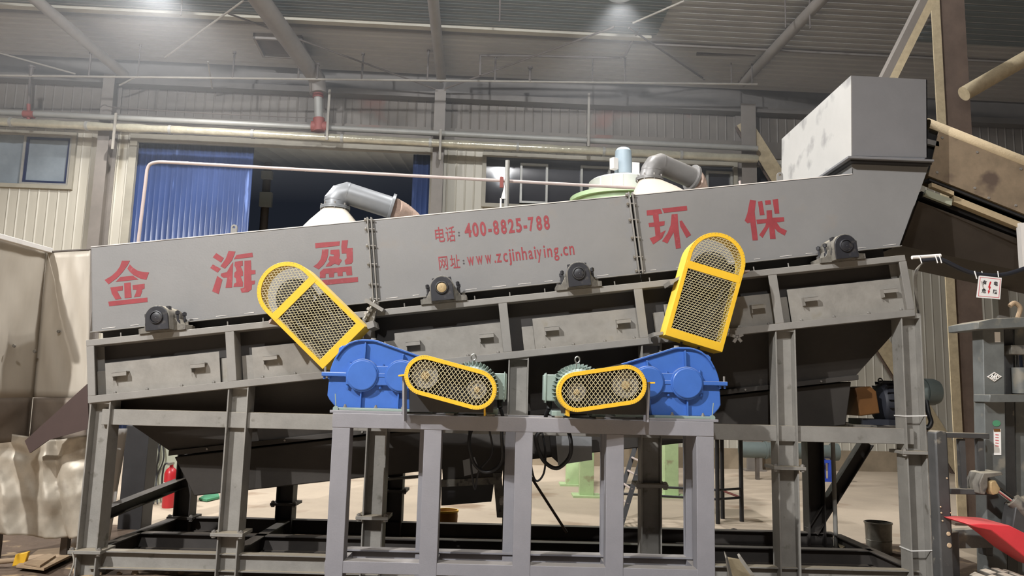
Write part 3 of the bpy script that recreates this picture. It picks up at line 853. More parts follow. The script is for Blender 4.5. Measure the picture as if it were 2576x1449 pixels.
BAO = [[(1730,135),(1820,150),(1800,320),(1850,750),(1770,755),(1735,480),(1695,495),(1650,455),(1690,340)],
 [(1850,165),(1915,155),(1950,365),(1880,372)], [(1955,150),(2040,140),(2050,205),(1965,215)], [(2072,135),(2155,125),(2175,345),(2105,348)],
 [(1980,300),(2062,295),(2068,410),(2245,400),(2250,465),(2135,480),(2190,560),(2290,605),(2255,680),(2150,620),(2105,570),(2120,730),(2035,732),(2020,540),(1920,715),(1870,670),(1960,540),(1975,490),(1840,505),(1825,440),(1985,425)]]
for polys, ox, oy, sc, k in ((JIN, 250, 600, 5.795, 0), (HAI, 250, 600, 5.795, 0), (YING, 780, 570, 8.522, 0), (HUAN, 1600, 480, 6.037, 2), (BAO, 1600, 480, 6.037, 2)):
    mb = MB(); lett(mb, polys, ox, oy, sc); mb.build('lettering', M['red'], panels[k])
def text_line(mb, items, base, slope, lean, bold):
    # items: (char, x0, x1, scale of em height, lift), pixels of the enlarged photograph
    for ch, x0, x1, em, lift in items:
        vs, fs = glyph(ch, bold)
        gx0, gx1 = min(v.x for v in vs), max(v.x for v in vs)
        def fn(gx, gy, x0=x0, x1=x1, em=em, lift=lift, gx0=gx0, gx1=gx1):
            x = x0 + (gx - gx0) / (gx1 - gx0) * (x1 - x0)
            y = base + slope * x - lift - gy * em
            x -= lean * gy * em
            return W(1070 + x / 6.283, 520 + y / 6.283, YH) + V((0, -0.0025, 0))
        put_glyph(mb, ch, fn, bold)
D = 300
mb = MB()
text_line(mb, [('4', 630, 738, D, 0), ('0', 755, 852, D, 0), ('0', 875, 970, D, 0), ('-', 1000, 1056, D, 0), ('8', 1083, 1172, D, 0), ('8', 1203, 1294, D, 0), ('2', 1320, 1416, D, 0), ('5', 1440, 1532, D, 0), ('-', 1560, 1616, D, 0), ('7', 1640, 1728, D, 0), ('8', 1765, 1852, D, 0), ('8', 1883, 1972, D, 0)], 475 + 690 * 0.099, -0.099, 0.116, 0.03)
mb.build('lettering', M['red'], panels[1])
mb = MB()
text_line(mb, [('电', 165, 312, 262, -22), ('话', 332, 480, 262, -28)], 525 + 200 * 0.1, -0.1, 0.10, 0.006)
mb.build('lettering', M['red'], panels[1])
mb = MB()
text_line(mb, [('网', 222, 362, 245, -22), ('址', 400, 552, 240, -22)], 958 + 280 * 0.1, -0.1, 0.10, 0.006)
E_ = 290
text_line(mb, [('w', 672, 778, E_, 0), ('w', 812, 915, E_, 0), ('w', 955, 1052, E_, 0), ('.', 1096, 1120, E_, 0), ('z', 1130, 1210, E_, 0), ('c', 1240, 1306, E_, 0), ('j', 1322, 1366, E_, 0), ('i', 1386, 1411, E_, 0), ('n', 1438, 1510, E_, 0), ('h', 1535, 1612, E_, 0), ('a', 1640, 1708, E_, 0), ('i', 1733, 1757, E_, 0), ('y', 1772, 1845, E_, 0), ('i', 1882, 1906, E_, 0), ('n', 1935, 2010, E_, 0), ('g', 2036, 2115, E_, 0), ('.', 2140, 2164, E_, 0), ('c', 2185, 2260, E_, 0), ('n', 2285, 2360, E_, 0)], 925 + 730 * 0.106, -0.106, 0.12, 0.012)
mb.build('lettering', M['red'], panels[1])
for x, y in ((530, 408), (532, 455), (603, 852), (608, 897)):
    mb = MB(); c = W(1070 + x / 6.283, 520 + y / 6.283, YH); mb.lathe(c, (0, -1, 0), [(0, 0.008), (0.0025, 0.008), (0.0025, 0)], 12); mb.build('lettering', M['darkdot'], panels[1])

# ---- gap strip with studs between hood and frame
mb = MB(); ibox(mb, 0.0, FL - 0.04, -0.16, 0.06, YH + 0.06, YH + 0.07); ibox(mb, 0.0, 0.008, -0.16, 0.06, YH + 0.07, HB); ibox(mb, 0.0, FL - 0.04, -0.16, 0.06, HB - 0.05, HB - 0.04)
mb.build('inner_skirt', M['black'], tf)
for k in range(22):
    u = 0.2 + k * 0.315
    mb = MB(); c = I(u, -0.028, YH - 0.02); mb.cyl(c - iD * 0.03, c + iD * 0.03, 0.006, n=6); mb.build('stud', M['bolt'], tf)

# ---- bearing housings on the upper chord
def bearing(px, py, label, dusty):
    u, w = iu(px, py, 6.45)
    root = I(u, 0, 6.58)
    t = thing('bearing_housing', label, 'bearing', root, 'bearing housings on the inclined frame')
    X, Z = iX, -iD
    c = root + Z * 0.118
    def arch(r, h, y0, y1, hw):
        pts = [c + X * (hw) - Z * (0.118 - h), ] + [c + X * (r * math.cos(a)) + Z * (r * math.sin(a)) for a in [PI * k / 14 for k in range(15)]] + [c - X * hw - Z * (0.118 - h)]
        return [V((p.x, y0, p.z)) for p in pts], yY * (y1 - y0)
    mb = MB(); p, e = arch(0.104, 0.006, 6.40, 6.70, 0.104); mb.prism(p, e)
    pts = [c + X * x - Z * (0.118 - z) for x, z in ((-0.20, 0), (0.20, 0), (0.20, 0.045), (0.15, 0.052), (0.115, 0.11), (-0.115, 0.11), (-0.15, 0.052), (-0.20, 0.045))]
    mb.prism([V((q.x, 6.48, q.z)) for q in pts], yY * 0.21)
    mb.build('body', M['bearbody'] if dusty else M['bearbody'], t, bevel=0.006)
    mb = MB(); p, e = arch(0.095, 0.01, 6.385, 6.41, 0.098); mb.prism(p, e)
    mb.build('cover', M['bearblack'], t, bevel=0.006)
    cf = V((c.x, 6.385, c.z))
    mb = MB(); mb.lathe(cf, (0, -1, 0), [(0, 0.058), (0.014, 0.055), (0.016, 0.051), (0.016, 0.046), (0.002, 0.044), (0, 0.044)], 28)
    mb.build('seal_ring', M['bearblack'] if dusty else M['black'], t)
    mb = MB(); mb.lathe(cf, (0, -1, 0), [(0, 0.043), (0.008, 0.042), (0.010, 0.038), (0.010, 0.006), (0.006, 0.0)], 28)
    mb.build('shaft_end', M['shaft'] if 'tan' in label else M['bearblack'], t)
    for sx in (-1, 1):
        for yy in (6.50, 6.64):
            b = c + X * (0.132 * sx); b = V((b.x, yy, b.z))
            mb = MB(); mb.cyl(b - Z * 0.05, b + Z * 0.055, 0.010, n=8); mb.cyl(b + Z * 0.022, b + Z * 0.05, 0.018, n=6); mb.cyl(b - Z * 0.075, b - Z * 0.03, 0.018, n=6)
            mb.build('cap_bolt', M['bearblack'], t)
        b = c + X * (0.07 * sx) + Z * 0.086; b = V((b.x, 6.45, b.z))
        mb = MB(); mb.obox(b - X * 0.012 - Z * 0.02, X * 0.024, yY * 0.05, Z * 0.03); mb.build('lug', M['bearblack'], t)
        b = c + X * (0.172 * sx) - Z * 0.09; b = V((b.x, 6.58, b.z))
        mb = MB(); mb.cyl(b, b + Z * 0.045, 0.015, n=6); mb.build('foot_bolt', M['bearbody'], t)
bearing(402, 800, 'dusty bearing housing below the large red character at the hood\'s lower end', True)
bearing(1113, 727, 'black bearing housing with a tan shaft end below the web address', False)
bearing(1454, 688, 'black bearing housing below the end of the web address line', False)
bearing(2120, 621, 'dusty bearing housing below the feed box at the hood\'s upper end', True)

# ---- dark collecting hopper and trough hanging under the frame
ht_ = thing('collecting_hopper', 'dark tapered collecting hopper hanging under the inclined trough frame', 'hopper', I(FL / 2, 1.2, 7.5))
def loop(ptsY):
    return [W(x, y, Y) for x, y, Y in ptsY]
YA, YB = 6.80, 6.98
mb = MB()
tp = [W(238, 1005, YA), W(2290, 792, YA)]
bt = [W(432, 1138, YB), W(2152, 946, YB)]
rear = lambda p, y: V((p.x, y, p.z))
f = [tp[0], tp[1], bt[1], bt[0]]
r = [rear(tp[0], 8.05), rear(tp[1], 8.05), rear(bt[1], 7.9), rear(bt[0], 7.9)]
mb.hexa(f + r); mb.build('hopper_body', M['dark'], ht_)
mb = MB(); a, b = W(424, 1134, 6.93), W(2160, 943, 6.93); mb.obox(a, b - a, yY * 1.05, V((0, 0, -0.045))); mb.build('joint_flange', M['dark'], ht_, bevel=0.004)
for k in range(9):
    c = a.lerp(b, (k + 0.5) / 9) + V((0, 0, -0.022)); mb = MB(); mb.lathe(c, (0, -1, 0), [(0, 0.010), (0.010, 0.009), (0.012, 0)], 8); mb.build('flange_bolt', M['bolt'], ht_)
mb = MB()
f = [W(438, 1150, YB + 0.01), W(2142, 960, YB + 0.01), W(2128, 1070, YB + 0.06), W(488, 1248, YB + 0.06)]
# lower trough: deep at the tail, stops before the gear motor
mb.hexa(f + [rear(f[0], 7.88), rear(f[1], 7.88), rear(f[2], 7.82), rear(f[3], 7.82)]); mb.build('lower_trough', M['dark'], ht_, bevel=0.01)

# ---- column frame under the machine
sf = thing('support_frame', 'grey H-beam support frame of columns and rails carrying the inclined machine', 'steel frame', V((0, 7.4, 0)))
colx = [-3.478, -2.315, -1.118, 0.073, 1.215, 2.372, 3.465]
flz = [W(225, 1389, YM).z, W(575, 1345, YM).z, W(940, 1303, YM).z, W(1290, 1262, YM).z, W(1640, 1222, YM).z, W(1985, 1178, YM).z, W(2300, 1139, YM).z]
def under(x):    # underside of the lower chord at x
    u = (x - iO.x - 0.541 * math.sin(INC)) / math.cos(INC)
    return I(u, 0.541).z
for row, Y in ((0, YM + 0.10), (1, BACK - 0.10)):
    for i, x in enumerate(colx):
        if row == 1 and i in (3, 4, 5): continue
        if row == 1: x = {0: -3.41, 1: -2.34, 2: -1.19, 6: 3.27}[i]
        zt = under(x)
        mb = MB(); hbeam(mb, V((x, Y, flz[i] + 0.014)), V((x, Y, zt + 0.01)), 0.175, 0.175, (1, 0, 0), 0.012)
        hbeam(mb, V((x, Y, 0.0)), V((x, Y, flz[i] - 0.014)), 0.175, 0.175, (1, 0, 0), 0.012)
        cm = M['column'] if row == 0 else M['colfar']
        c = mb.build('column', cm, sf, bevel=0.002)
        mb = MB(); mb.box((x - 0.135, Y - 0.125, flz[i] - 0.014), (x + 0.135, Y + 0.125, flz[i] + 0.014)); mb.build('joint_plate', cm, c, bevel=0.003)
        mb = MB(); mb.box((x - 0.087, Y - 0.08, zt - 0.012), (x + 0.087, Y + 0.08, zt + 0.03)); mb.build('head_plate', cm, c)
        for sx in (-1, 1):
            b = V((x + sx * 0.112, Y - 0.1, flz[i])); mb = MB(); mb.cyl(b + V((0, 0, -0.03)), b + V((0, 0, 0.035)), 0.011, n=8); mb.cyl(b + V((0, 0, 0.013)), b + V((0, 0, 0.028)), 0.02, n=6); mb.cyl(b + V((0, 0, -0.028)), b + V((0, 0, -0.013)), 0.02, n=6); mb.build('joint_bolt', M['bolt'], c)
zt, zb = W(700, 1040, YM).z, W(700, 1080, YM).z
for Y in (YM + 0.05, BACK - 0.10):
    mb = MB(); mb.box((colx[0], Y, zb), (colx[-1], Y + 0.10, zt)); mb.build('cross_beam', M['column'] if Y < 7 else M['colfar'], sf, bevel=0.004)
for x in (colx[0], colx[2], colx[4], colx[6]):
    mb = MB(); mb.box((x - 0.05, YM + 0.15, zb), (x + 0.05, BACK - 0.1, zt)); mb.build('tie_beam', M['colfar'], sf)
zt2, zb2 = W(420, 1394, YM).z, W(420, 1440, YM).z
for Y in (YM + 0.06, 7.35, BACK - 0.14):
    mb = MB(); hbeam(mb, V((colx[0], Y + 0.05, (zt2 + zb2) / 2)), V((colx[-1], Y + 0.05, (zt2 + zb2) / 2)), zt2 - zb2, 0.10, (0, 0, 1), 0.010)
    mb.build('bottom_rail', M['column'] if Y < 7 else M['colfar'], sf)
for x in (colx[0], colx[1], colx[6]):
    mb = MB(); hbeam(mb, V((x, YM + 0.18, (zt2 + zb2) / 2)), V((x, BACK - 0.18, (zt2 + zb2) / 2)), zt2 - zb2, 0.10, (0, 0, 1), 0.010)
    mb.build('bottom_rail', M['colfar'], sf)
a, b = V((colx[0], BACK - 0.05, zb)), V((colx[0] + 0.0, BACK - 0.05, 0.3))
mb = MB(); p, q = W(2040, 1335, BACK - 0.1), W(2180, 1112, BACK - 0.1); hbeam(mb, p, q, 0.12, 0.12, (q - p).cross(yY), 0.010); mb.build('diagonal_brace', M['colfar'], sf)
mb = MB(); p, q = W(236, 1302, 6.85), W(458, 1214, BACK - 0.1); hbeam(mb, p, q, 0.10, 0.10, (0, 0, 1), 0.010); mb.build('diagonal_brace', M['colfar'], sf)

# ---- feed box on top at the upper end
fb = thing('feed_box', 'tall pale feed box with an open bottom flange at the hood\'s upper end', 'feed box', W(2240, 400, 7.5))
A_, B_, C2, D2 = W(2141, 190, 6.66), W(2332, 200, 6.66), W(2333, 396, 6.66), W(2142, 392, 6.66)
FBK = 8.45
mb = MB(); mb.prism([A_, B_, C2, D2], yY * 0.008); mb.build('front_sheet', M['boxfront'], fb)
mb = MB(); mb.obox(A_ + V((-0.002, 0, 0)), D2 - A_, yY * (FBK - 6.66), V((0.008, 0, 0))); mb.build('side_sheet', M['boxside'], fb)
mb = MB(); mb.obox(B_, C2 - B_, yY * (FBK - 6.66), V((-0.008, 0, 0))); mb.prism([p + yY * (FBK - 6.66) for p in (A_, B_, C2, D2)], yY * 0.008); mb.build('rear_sheet', M['boxfront'], fb)
mb = MB()
p, q = W(2134, 392, 6.60), W(2350, 401, 6.60)
for dz, m in ((0.0, 'boxfront'),):
    mb.obox(p, q - p, yY * 0.06, V((0, 0, -0.02)))
    mb.obox(p + yY * 0.0605, V((0.06, 0, 0)), yY * (FBK - 6.661), V((0, 0, -0.02)))
    mb.obox(q + yY * 0.0605, V((-0.06, 0, 0)), yY * (FBK - 6.661), V((0, 0, -0.02)))
    mb.obox(p + V((0, FBK - 6.6, 0)), q - p, yY * 0.06, V((0, 0, -0.02)))
fl = mb.build('bottom_flange', M['boxfront'], fb, bevel=0.002)
mb = MB(); p, q = W(2140, 400, 6.64), W(2344, 408, 6.64); mb.obox(p, q - p, yY * (FBK - 6.62), V((0, 0, -0.022))); mb.build('gasket', M['black'], fb)

# ---- exhaust hoods and ducts on the hood roof
def exhaust(label_c, label_d, label_h, base, ring, elbow, end, hosep, Yc, rr, dm, rim):
    x0, x1 = base
    top_at = lambda X, Y: None
    c0 = W(ring[0], ring[1], Yc)
    t = thing('exhaust_hood', label_c, 'hood', V((c0.x, Yc, c0.z - 0.45)), 'exhaust hoods on the machine roof')
    mb = MB()
    n = 32
    xa, xb = W(x0, ring[1] + 45, Yc - 0.3).x, W(x1, ring[1] + 35, Yc - 0.3).x
    ya, yb = Yc - 0.48, Yc + 0.48
    base_l, top_l = [], []
    def zroof(X):
        p0, p1 = W(229, top(229), YH), W(2144, top(2144), YH)
        return p0.z + (p1.z - p0.z) * (X - p0.x) / (p1.x - p0.x)
    for k in range(n):
        a = 2 * PI * (k + 0.5) / n
        cx, sx = math.cos(a), math.sin(a); m_ = max(abs(cx), abs(sx))
        X = (xa + xb) / 2 + cx / m_ * (xb - xa) / 2; Y = Yc + sx / m_ * 0.48
        base_l.append(V((X, Y, zroof(X) + 0.004))); top_l.append(c0 + V((cx * rr * 1.05, sx * rr * 1.05, -0.01)))
    B = [mb.b.verts.new(p) for p in base_l]; T = [mb.b.verts.new(p) for p in top_l]
    Mi = [mb.b.verts.new(p.lerp(q, 0.55) + V((0, 0, 0.012))) for p, q in zip(base_l, top_l)]
    for k in range(n):
        j = (k + 1) % n
        mb.b.faces.new([B[k], B[j], Mi[j], Mi[k]]); mb.b.faces.new([Mi[k], Mi[j], T[j], T[k]])
    mb.build('cone', M['cream'], t)
    mb = MB(); mb.lathe(c0, (0, 0, 1), [(-0.014, rr * 0.9), (-0.014, rr * 1.32), (0.0, rr * 1.32), (0.0, rr * 0.9)], 30); mb.build('collar', M[rim], t)
    for k in range(8):
        a = 2 * PI * k / 8 + 0.2; b = c0 + V((math.cos(a) * rr * 1.2, math.sin(a) * rr * 1.2, 0)); mb = MB(); mb.cyl(b + V((0, 0, -0.03)), b + V((0, 0, 0.04)), 0.009, n=6); mb.build('collar_bolt', M['bolt'], t)
    d = thing('duct_elbow', label_d, 'duct', c0 + V((0, 0, 0.004)), 'elbow ducts on the exhaust hoods')
    mb = MB(); mb.lathe(c0, (0, 0, 1), [(0.002, rr * 0.9), (0.002, rr * 1.32), (0.016, rr * 1.32), (0.016, rr * 0.9)], 30); mb.build('lower_flange', M[rim], d)
    e1 = W(elbow[0], elbow[1], Yc); e2 = W(end[0], end[1], Yc + end[2])
    dirv = (e2 - e1).normalized()
    pts = [c0 + V((0, 0, 0.01)), e1 - V((0, 0, rr * 1.0))] + [e1 - V((0, 0, rr * 0.38)) + dirv * rr * 0.38] + [e1 + dirv * rr * 1.0, e2]
    mb = MB(); mb.tube(pts, rr, 30); mb.build('elbow', M[dm], d, angle=25)
    for s in (pts[1], pts[3]):
        dd = V((0, 0, 1)) if s is pts[1] else dirv
        mb = MB(); mb.cyl(s - dd * 0.008, s + dd * 0.008, rr * 1.025, n=30); mb.build('seam', M[dm], d)
    mb = MB(); mb.cyl(e2 - dirv * 0.02, e2 + dirv * 0.012, rr * 1.32, n=30); mb.build('end_flange', M[rim], d, bevel=0.003)
    hs = [e2 + dirv * 0.014] + [W(x, y, Yc + dy) for x, y, dy in hosep]
    pp = smooth(hs, 12); rs = [rr * (0.98 + 0.035 * (k % 2)) for k in range(len(pp))]
    mb = MB(); mb.tube(pp, rs, 24); tag(mb.build('flexible_hose', M['hose']), label_h, 'hose', 'pink hoses on the duct ends')
exhaust('cream exhaust hood on the hood roof in front of the open blue door', 'galvanised elbow duct with round end flange in front of the open blue door', 'pink flexible hose bending down behind the middle cover in front of the blue door',
        (742, 912), (843, 524), (846, 478), (986, 523, 0.12), [(1020, 543, 0.30), (1050, 575, 0.42), (1068, 625, 0.5)], 7.5, 0.113, 'duct', 'duct')
exhaust('cream exhaust hood beside the green fan housing near the feed box', 'grey dusty elbow duct falling to the right beside the green fan housing', 'pink flexible hose behind the upper cover near the feed box',
        (1585, 1752), (1634, 452), (1639, 404), (1742, 448, 0.2), [(1752, 462, 0.35), (1760, 500, 0.5), (1762, 560, 0.55)], 7.5, 0.107, 'duct2', 'duct2')

# ---- pipe rail and post behind the hood
t = thing('pipe_rail', 'thin pale pink pipe rail bent at one end above the hood', 'rail', W(345, 640, 7.9))
pts = [W(344, 640, 7.9), W(370, 428, 7.9), W(377, 414, 7.9), W(395, 408, 7.9), W(420, 408, 7.9), W(1270, 455, 7.9), W(1600, 473, 7.9)]
mb = MB(); mb.tube([pts[0]] + smooth(pts[1:5], 4) + pts[5:], 0.0175, 12); mb.build('pipe', M['pink'], t)
mb = MB(); p = W(1262, 455, 7.87); mb.obox(p + V((-0.02, 0, -0.07)), V((0.04, 0, 0)), yY * 0.03, V((0, 0, 0.12))); mb.build('clip', M['redpipe'], t)
t = thing('rail_post', 'grey upright round post carrying the pipe rail on the hood roof', 'post', W(1274, 525, 7.83))
zr0 = W(1274, top(1274) , YH).z
p = W(1277, 404, 7.83); mb = MB(); mb.cyl(V((p.x, p.y, zr0)), p, 0.025, n=16); mb.build('tube', M['pipe'], t)
mb = MB(); mb.prism([W(1270, 462, 7.8), W(1272, 500, 7.8), W(1260, 500, 7.8)], yY * 0.01); mb.prism([V((p.x - 0.05, 7.8, zr0)), W(1262, 498, 7.8), W(1258, 498, 7.8), V((p.x - 0.075, 7.8, zr0))], yY * 0.01); mb.build('gusset', M['bin'], t)
# ================================================================== drive stand with gearboxes, motors and guards
ST = 1.445
YS = 5.6
st = thing('drive_stand', 'grey welded square tube stand carrying both blue gearboxes in front of the machine', 'stand', V((0.1, 5.85, 0)))
xl, xr = W(836, 1060, YS).x, W(1796, 1060, YS).x
zb_ = W(836, 1075, YS).z
mb = MB(); mb.box((xl, YS, zb_), (xr, YS + 0.12, ST)); mb.build('top_beam', M['stand'], st, bevel=0.004)
mb = MB(); mb.box((xl, 5.98, zb_), (xr, 6.10, ST)); mb.build('top_beam', M['stand'], st, bevel=0.004)
for x in (xl, -0.35, 0.45, xr - 0.1):
    mb = MB(); mb.box((x, YS + 0.12, zb_ + 0.01), (x + 0.1, 5.98, ST - 0.002)); mb.build('tie_beam', M['stand'], st)
zc0, zc1 = 0.318, 0.403
mb = MB(); mb.box((xl, YS + 0.004, zc0), (xr, YS + 0.12, zc1)); mb.build('bottom_beam', M['stand'], st, bevel=0.004)
mb = MB(); hbeam(mb, V((xl, 6.04, 0.35)), V((xr, 6.04, 0.35)), 0.11, 0.11, (0, 0, 1), 0.012); mb.build('bottom_beam', M['stand'], st)
for i, px in enumerate((858, 1089, 1319, 1548, 1774)):
    x = W(px, 1085, YS).x
    mb = MB(); mb.box((x - 0.064, YS + 0.002, 0.0), (x + 0.064, YS + 0.13, zb_)); mb.build('leg', M['stand'], st, bevel=0.004)
    xb = x - (0.09 if i < 3 else 0.0)
    mb = MB(); mb.box((xb - 0.05, 6.0, 0.0), (xb + 0.05, 6.10, zb_)); mb.build('leg', M['stand'], st, bevel=0.004)
    mb = MB(); mb.box((x - 0.05, YS + 0.13, zc0 + 0.02), (x + 0.05, 6.0, zc1 - 0.02)); mb.build('tie_beam', M['stand'], st)

GK = 0.000595
def gearbox(cx, sx, label):
    cz = ST + 0.018 + 0.262
    t = thing('gearbox', label, 'gearbox', V((cx, 5.9, ST)), 'blue gearboxes on the drive stand')
    def G(a, b, Y): return V((cx + sx * (a - 590) * GK, Y, cz + (575 - b) * GK))
    def gp(mb, pts, Y0, Y1): mb.prism([G(a, b, Y0) for a, b in pts], yY * (Y1 - Y0))
    mb = MB(); gp(mb, [(160,550),(165,510),(185,440),(215,365),(260,290),(320,220),(390,170),(470,142),(560,128),(690,128),(760,140),(900,188),(1400,350),(1440,368),(1475,420),(1490,550)], 5.76, 6.06)
    up = mb.build('upper_case', M['blue'], t, bevel=0.012)
    mb = MB(); gp(mb, [(230,370),(270,290),(330,215),(400,165),(470,138),(560,120),(690,120),(765,134),(905,182),(1420,350),(1412,372),(900,206),(755,158),(690,144),(560,144),(475,158),(400,190),(340,235),(285,300),(245,375)], 5.735, 5.76)
    mb.build('rim', M['blue'], up, bevel=0.003)
    mb = MB(); gp(mb, [(150,590),(140,840),(168,892),(255,990),(1490,990),(1490,590)], 5.77, 6.05)
    lo = mb.build('lower_case', M['blue'], t, bevel=0.008)
    mb = MB(); gp(mb, [(72,546),(1545,546),(1545,600),(72,600)], 5.72, 6.10); mb.build('joint_flange', M['blue'], t, bevel=0.006)
    mb = MB(); gp(mb, [(212,400),(222,232),(255,202),(430,172),(470,142),(400,165),(330,215)], 5.86, 5.89); mb.build('lifting_lug', M['blue'], up, bevel=0.004)
    c = G(277, 255, 5.858); mb = MB(); mb.lathe(c, (0, -1, 0), [(0, 0.011), (0.003, 0.011), (0.003, 0)], 12); mb.build('lug_hole', M['black'], up)
    for bx in (590, 1080):
        c = G(bx, 577, 5.77)
        mb = MB(); mb.lathe(c, (0, -1, 0), [(0, 0.124), (0.05, 0.124), (0.055, 0.119), (0.055, 0.0)], 40); mb.build('bearing_boss', M['blue'], t)
        mb = MB(); mb.lathe(c, (0, -1, 0), [(0.055, 0.112), (0.066, 0.112), (0.070, 0.106), (0.070, 0)], 40); mb.build('bearing_cap', M['blue'], t)
    mb = MB(); gp(mb, [(700,455),(980,455),(980,700),(700,700)], 5.725, 5.77); mb.build('boss_web', M['blue'], t, bevel=0.006)
    mb = MB(); gp(mb, [(380,560),(420,430),(470,430),(470,700),(380,700)], 5.73, 5.77); gp(mb, [(1200,430),(1290,560),(1290,700),(1200,700)], 5.73, 5.77); mb.build('boss_shoulder', M['blue'], t, bevel=0.006)
    for a0, a1, b0, b1 in ((600, 618, 165, 378), (1086, 1102, 300, 378)):
        mb = MB(); gp(mb, [(a0, b0), (a1, b0), (a1 - 4, b1), (a0 - 8, b1)], 5.72, 5.77); mb.build('rib', M['blue'], up, bevel=0.002)
    for a in (578, 1052):
        mb = MB(); gp(mb, [(a - 10, 690), (a + 10, 690), (a + 6, 992), (a - 12, 992)], 5.735, 5.78); mb.build('rib', M['blue'], lo, bevel=0.002)
    mb = MB(); gp(mb, [(255,985),(1500,985),(1500,1017),(255,1017)], 5.68, 6.10); mb.build('base_flange', M['motor'], t, bevel=0.003)
    mb = MB(); gp(mb, [(245,1016),(1135,1016),(1135,1046),(245,1046)], 5.615, 6.10); mb.build('packing_plate', M['stand'], t, bevel=0.002)
    c = G(655, 132, 5.90); mb = MB(); mb.cyl(c + V((0, 0, -0.01)), c + V((0, 0, 0.008)), 0.034, n=20); mb.cyl(c, c + V((0, 0, 0.026)), 0.02, n=12); mb.build('breather_plug', M['frame'], up)
    mb = MB(); gp(mb, [(880, 180), (1210, 285), (1206, 298), (876, 193)], 5.82, 6.0); mb.build('inspection_cover', M['bin'], up, bevel=0.002)
    for bx in (395, 780, 1120):
        c = G(bx, 985, 5.715); mb = MB(); mb.cyl(c, c + V((0, 0, 0.024)), 0.008, n=8); mb.cyl(c, c + V((0, 0, 0.012)), 0.014, n=6); mb.build('base_bolt', M['bolt'], t)
    for bx, bz in ((100, 600), (160, 600), (415, 430), (835, 452), (815, 705), (400, 705)):
        c = G(bx, bz, 5.75)
        mb = MB(); mb.cyl(c + V((0, 0, -0.02)), c + V((0, 0, 0.012)), 0.010, n=6); mb.build('case_bolt', M['blue'], t)
    c = G(102, 546, 5.76); mb = MB(); mb.cyl(c, c + V((0, 0, 0.04)), 0.008, n=8); mb.build('case_bolt', M['bolt'], t)
    c = G(293, 1000, 5.69); mb = MB(); mb.cyl(c + V((0, -0.02, 0)), c, 0.02, n=16); mb.cyl(c + V((0, -0.012, 0.02)), G(278, 815, 5.69) + V((0, -0.012, 0)), 0.004, n=6); mb.build('oil_gauge', M['motor'], t)
    # output shaft at the rear
    c = G(590, 577, 6.0); mb = MB(); mb.cyl(c, c + yY * 0.32, 0.04, n=18); mb.build('output_shaft', M['steel'], t)
    c = G(1400, 577, 5.77); mb = MB(); mb.cyl(c - yY * 0.30, c + yY * 0.02, 0.028, n=16); mb.build('input_shaft', M['steel'], t)
    return G
cxL, cxR = W(908, 935, 5.66).x, W(1733, 958, 5.66).x
GL = gearbox(cxL, 1, 'blue gearbox at the left end of the stand, under the tilted yellow chain guard')
GR = gearbox(cxR, -1, 'blue gearbox at the right end of the stand, under the upright yellow chain guard')

def clip_line(poly, p, d):
    """part of the line p+t*d inside a convex counter-clockwise polygon"""
    t0, t1 = -9.0, 9.0
    n = len(poly)
    for i in range(n):
        a, b = poly[i], poly[(i + 1) % n]
        ex, ey = b[0] - a[0], b[1] - a[1]
        num = ex * (p[1] - a[1]) - ey * (p[0] - a[0]); den = ex * d[1] - ey * d[0]
        if abs(den) < 1e-12:
            if num < 0: return None
            continue
        t = -num / den
        if den > 0: t0 = max(t0, t)
        else: t1 = min(t1, t)
    return (t0, t1) if t1 > t0 else None
def outline(r, L, closed_end, n=28, e=0.0):
    """x along the axis; round at the start, round or square at the far end"""
    pts = []
    for k in range(n + 1):
        a = PI / 2 + PI * k / n
        pts.append((r * math.cos(a), r * math.sin(a)))
    if closed_end:
        for k in range(n + 1):
            a = -PI / 2 + PI * k / n
            pts.append((L + r * math.cos(a), r * math.sin(a)))
    else:
        pts += [(L - e, -r), (L - e, r)]
    return pts
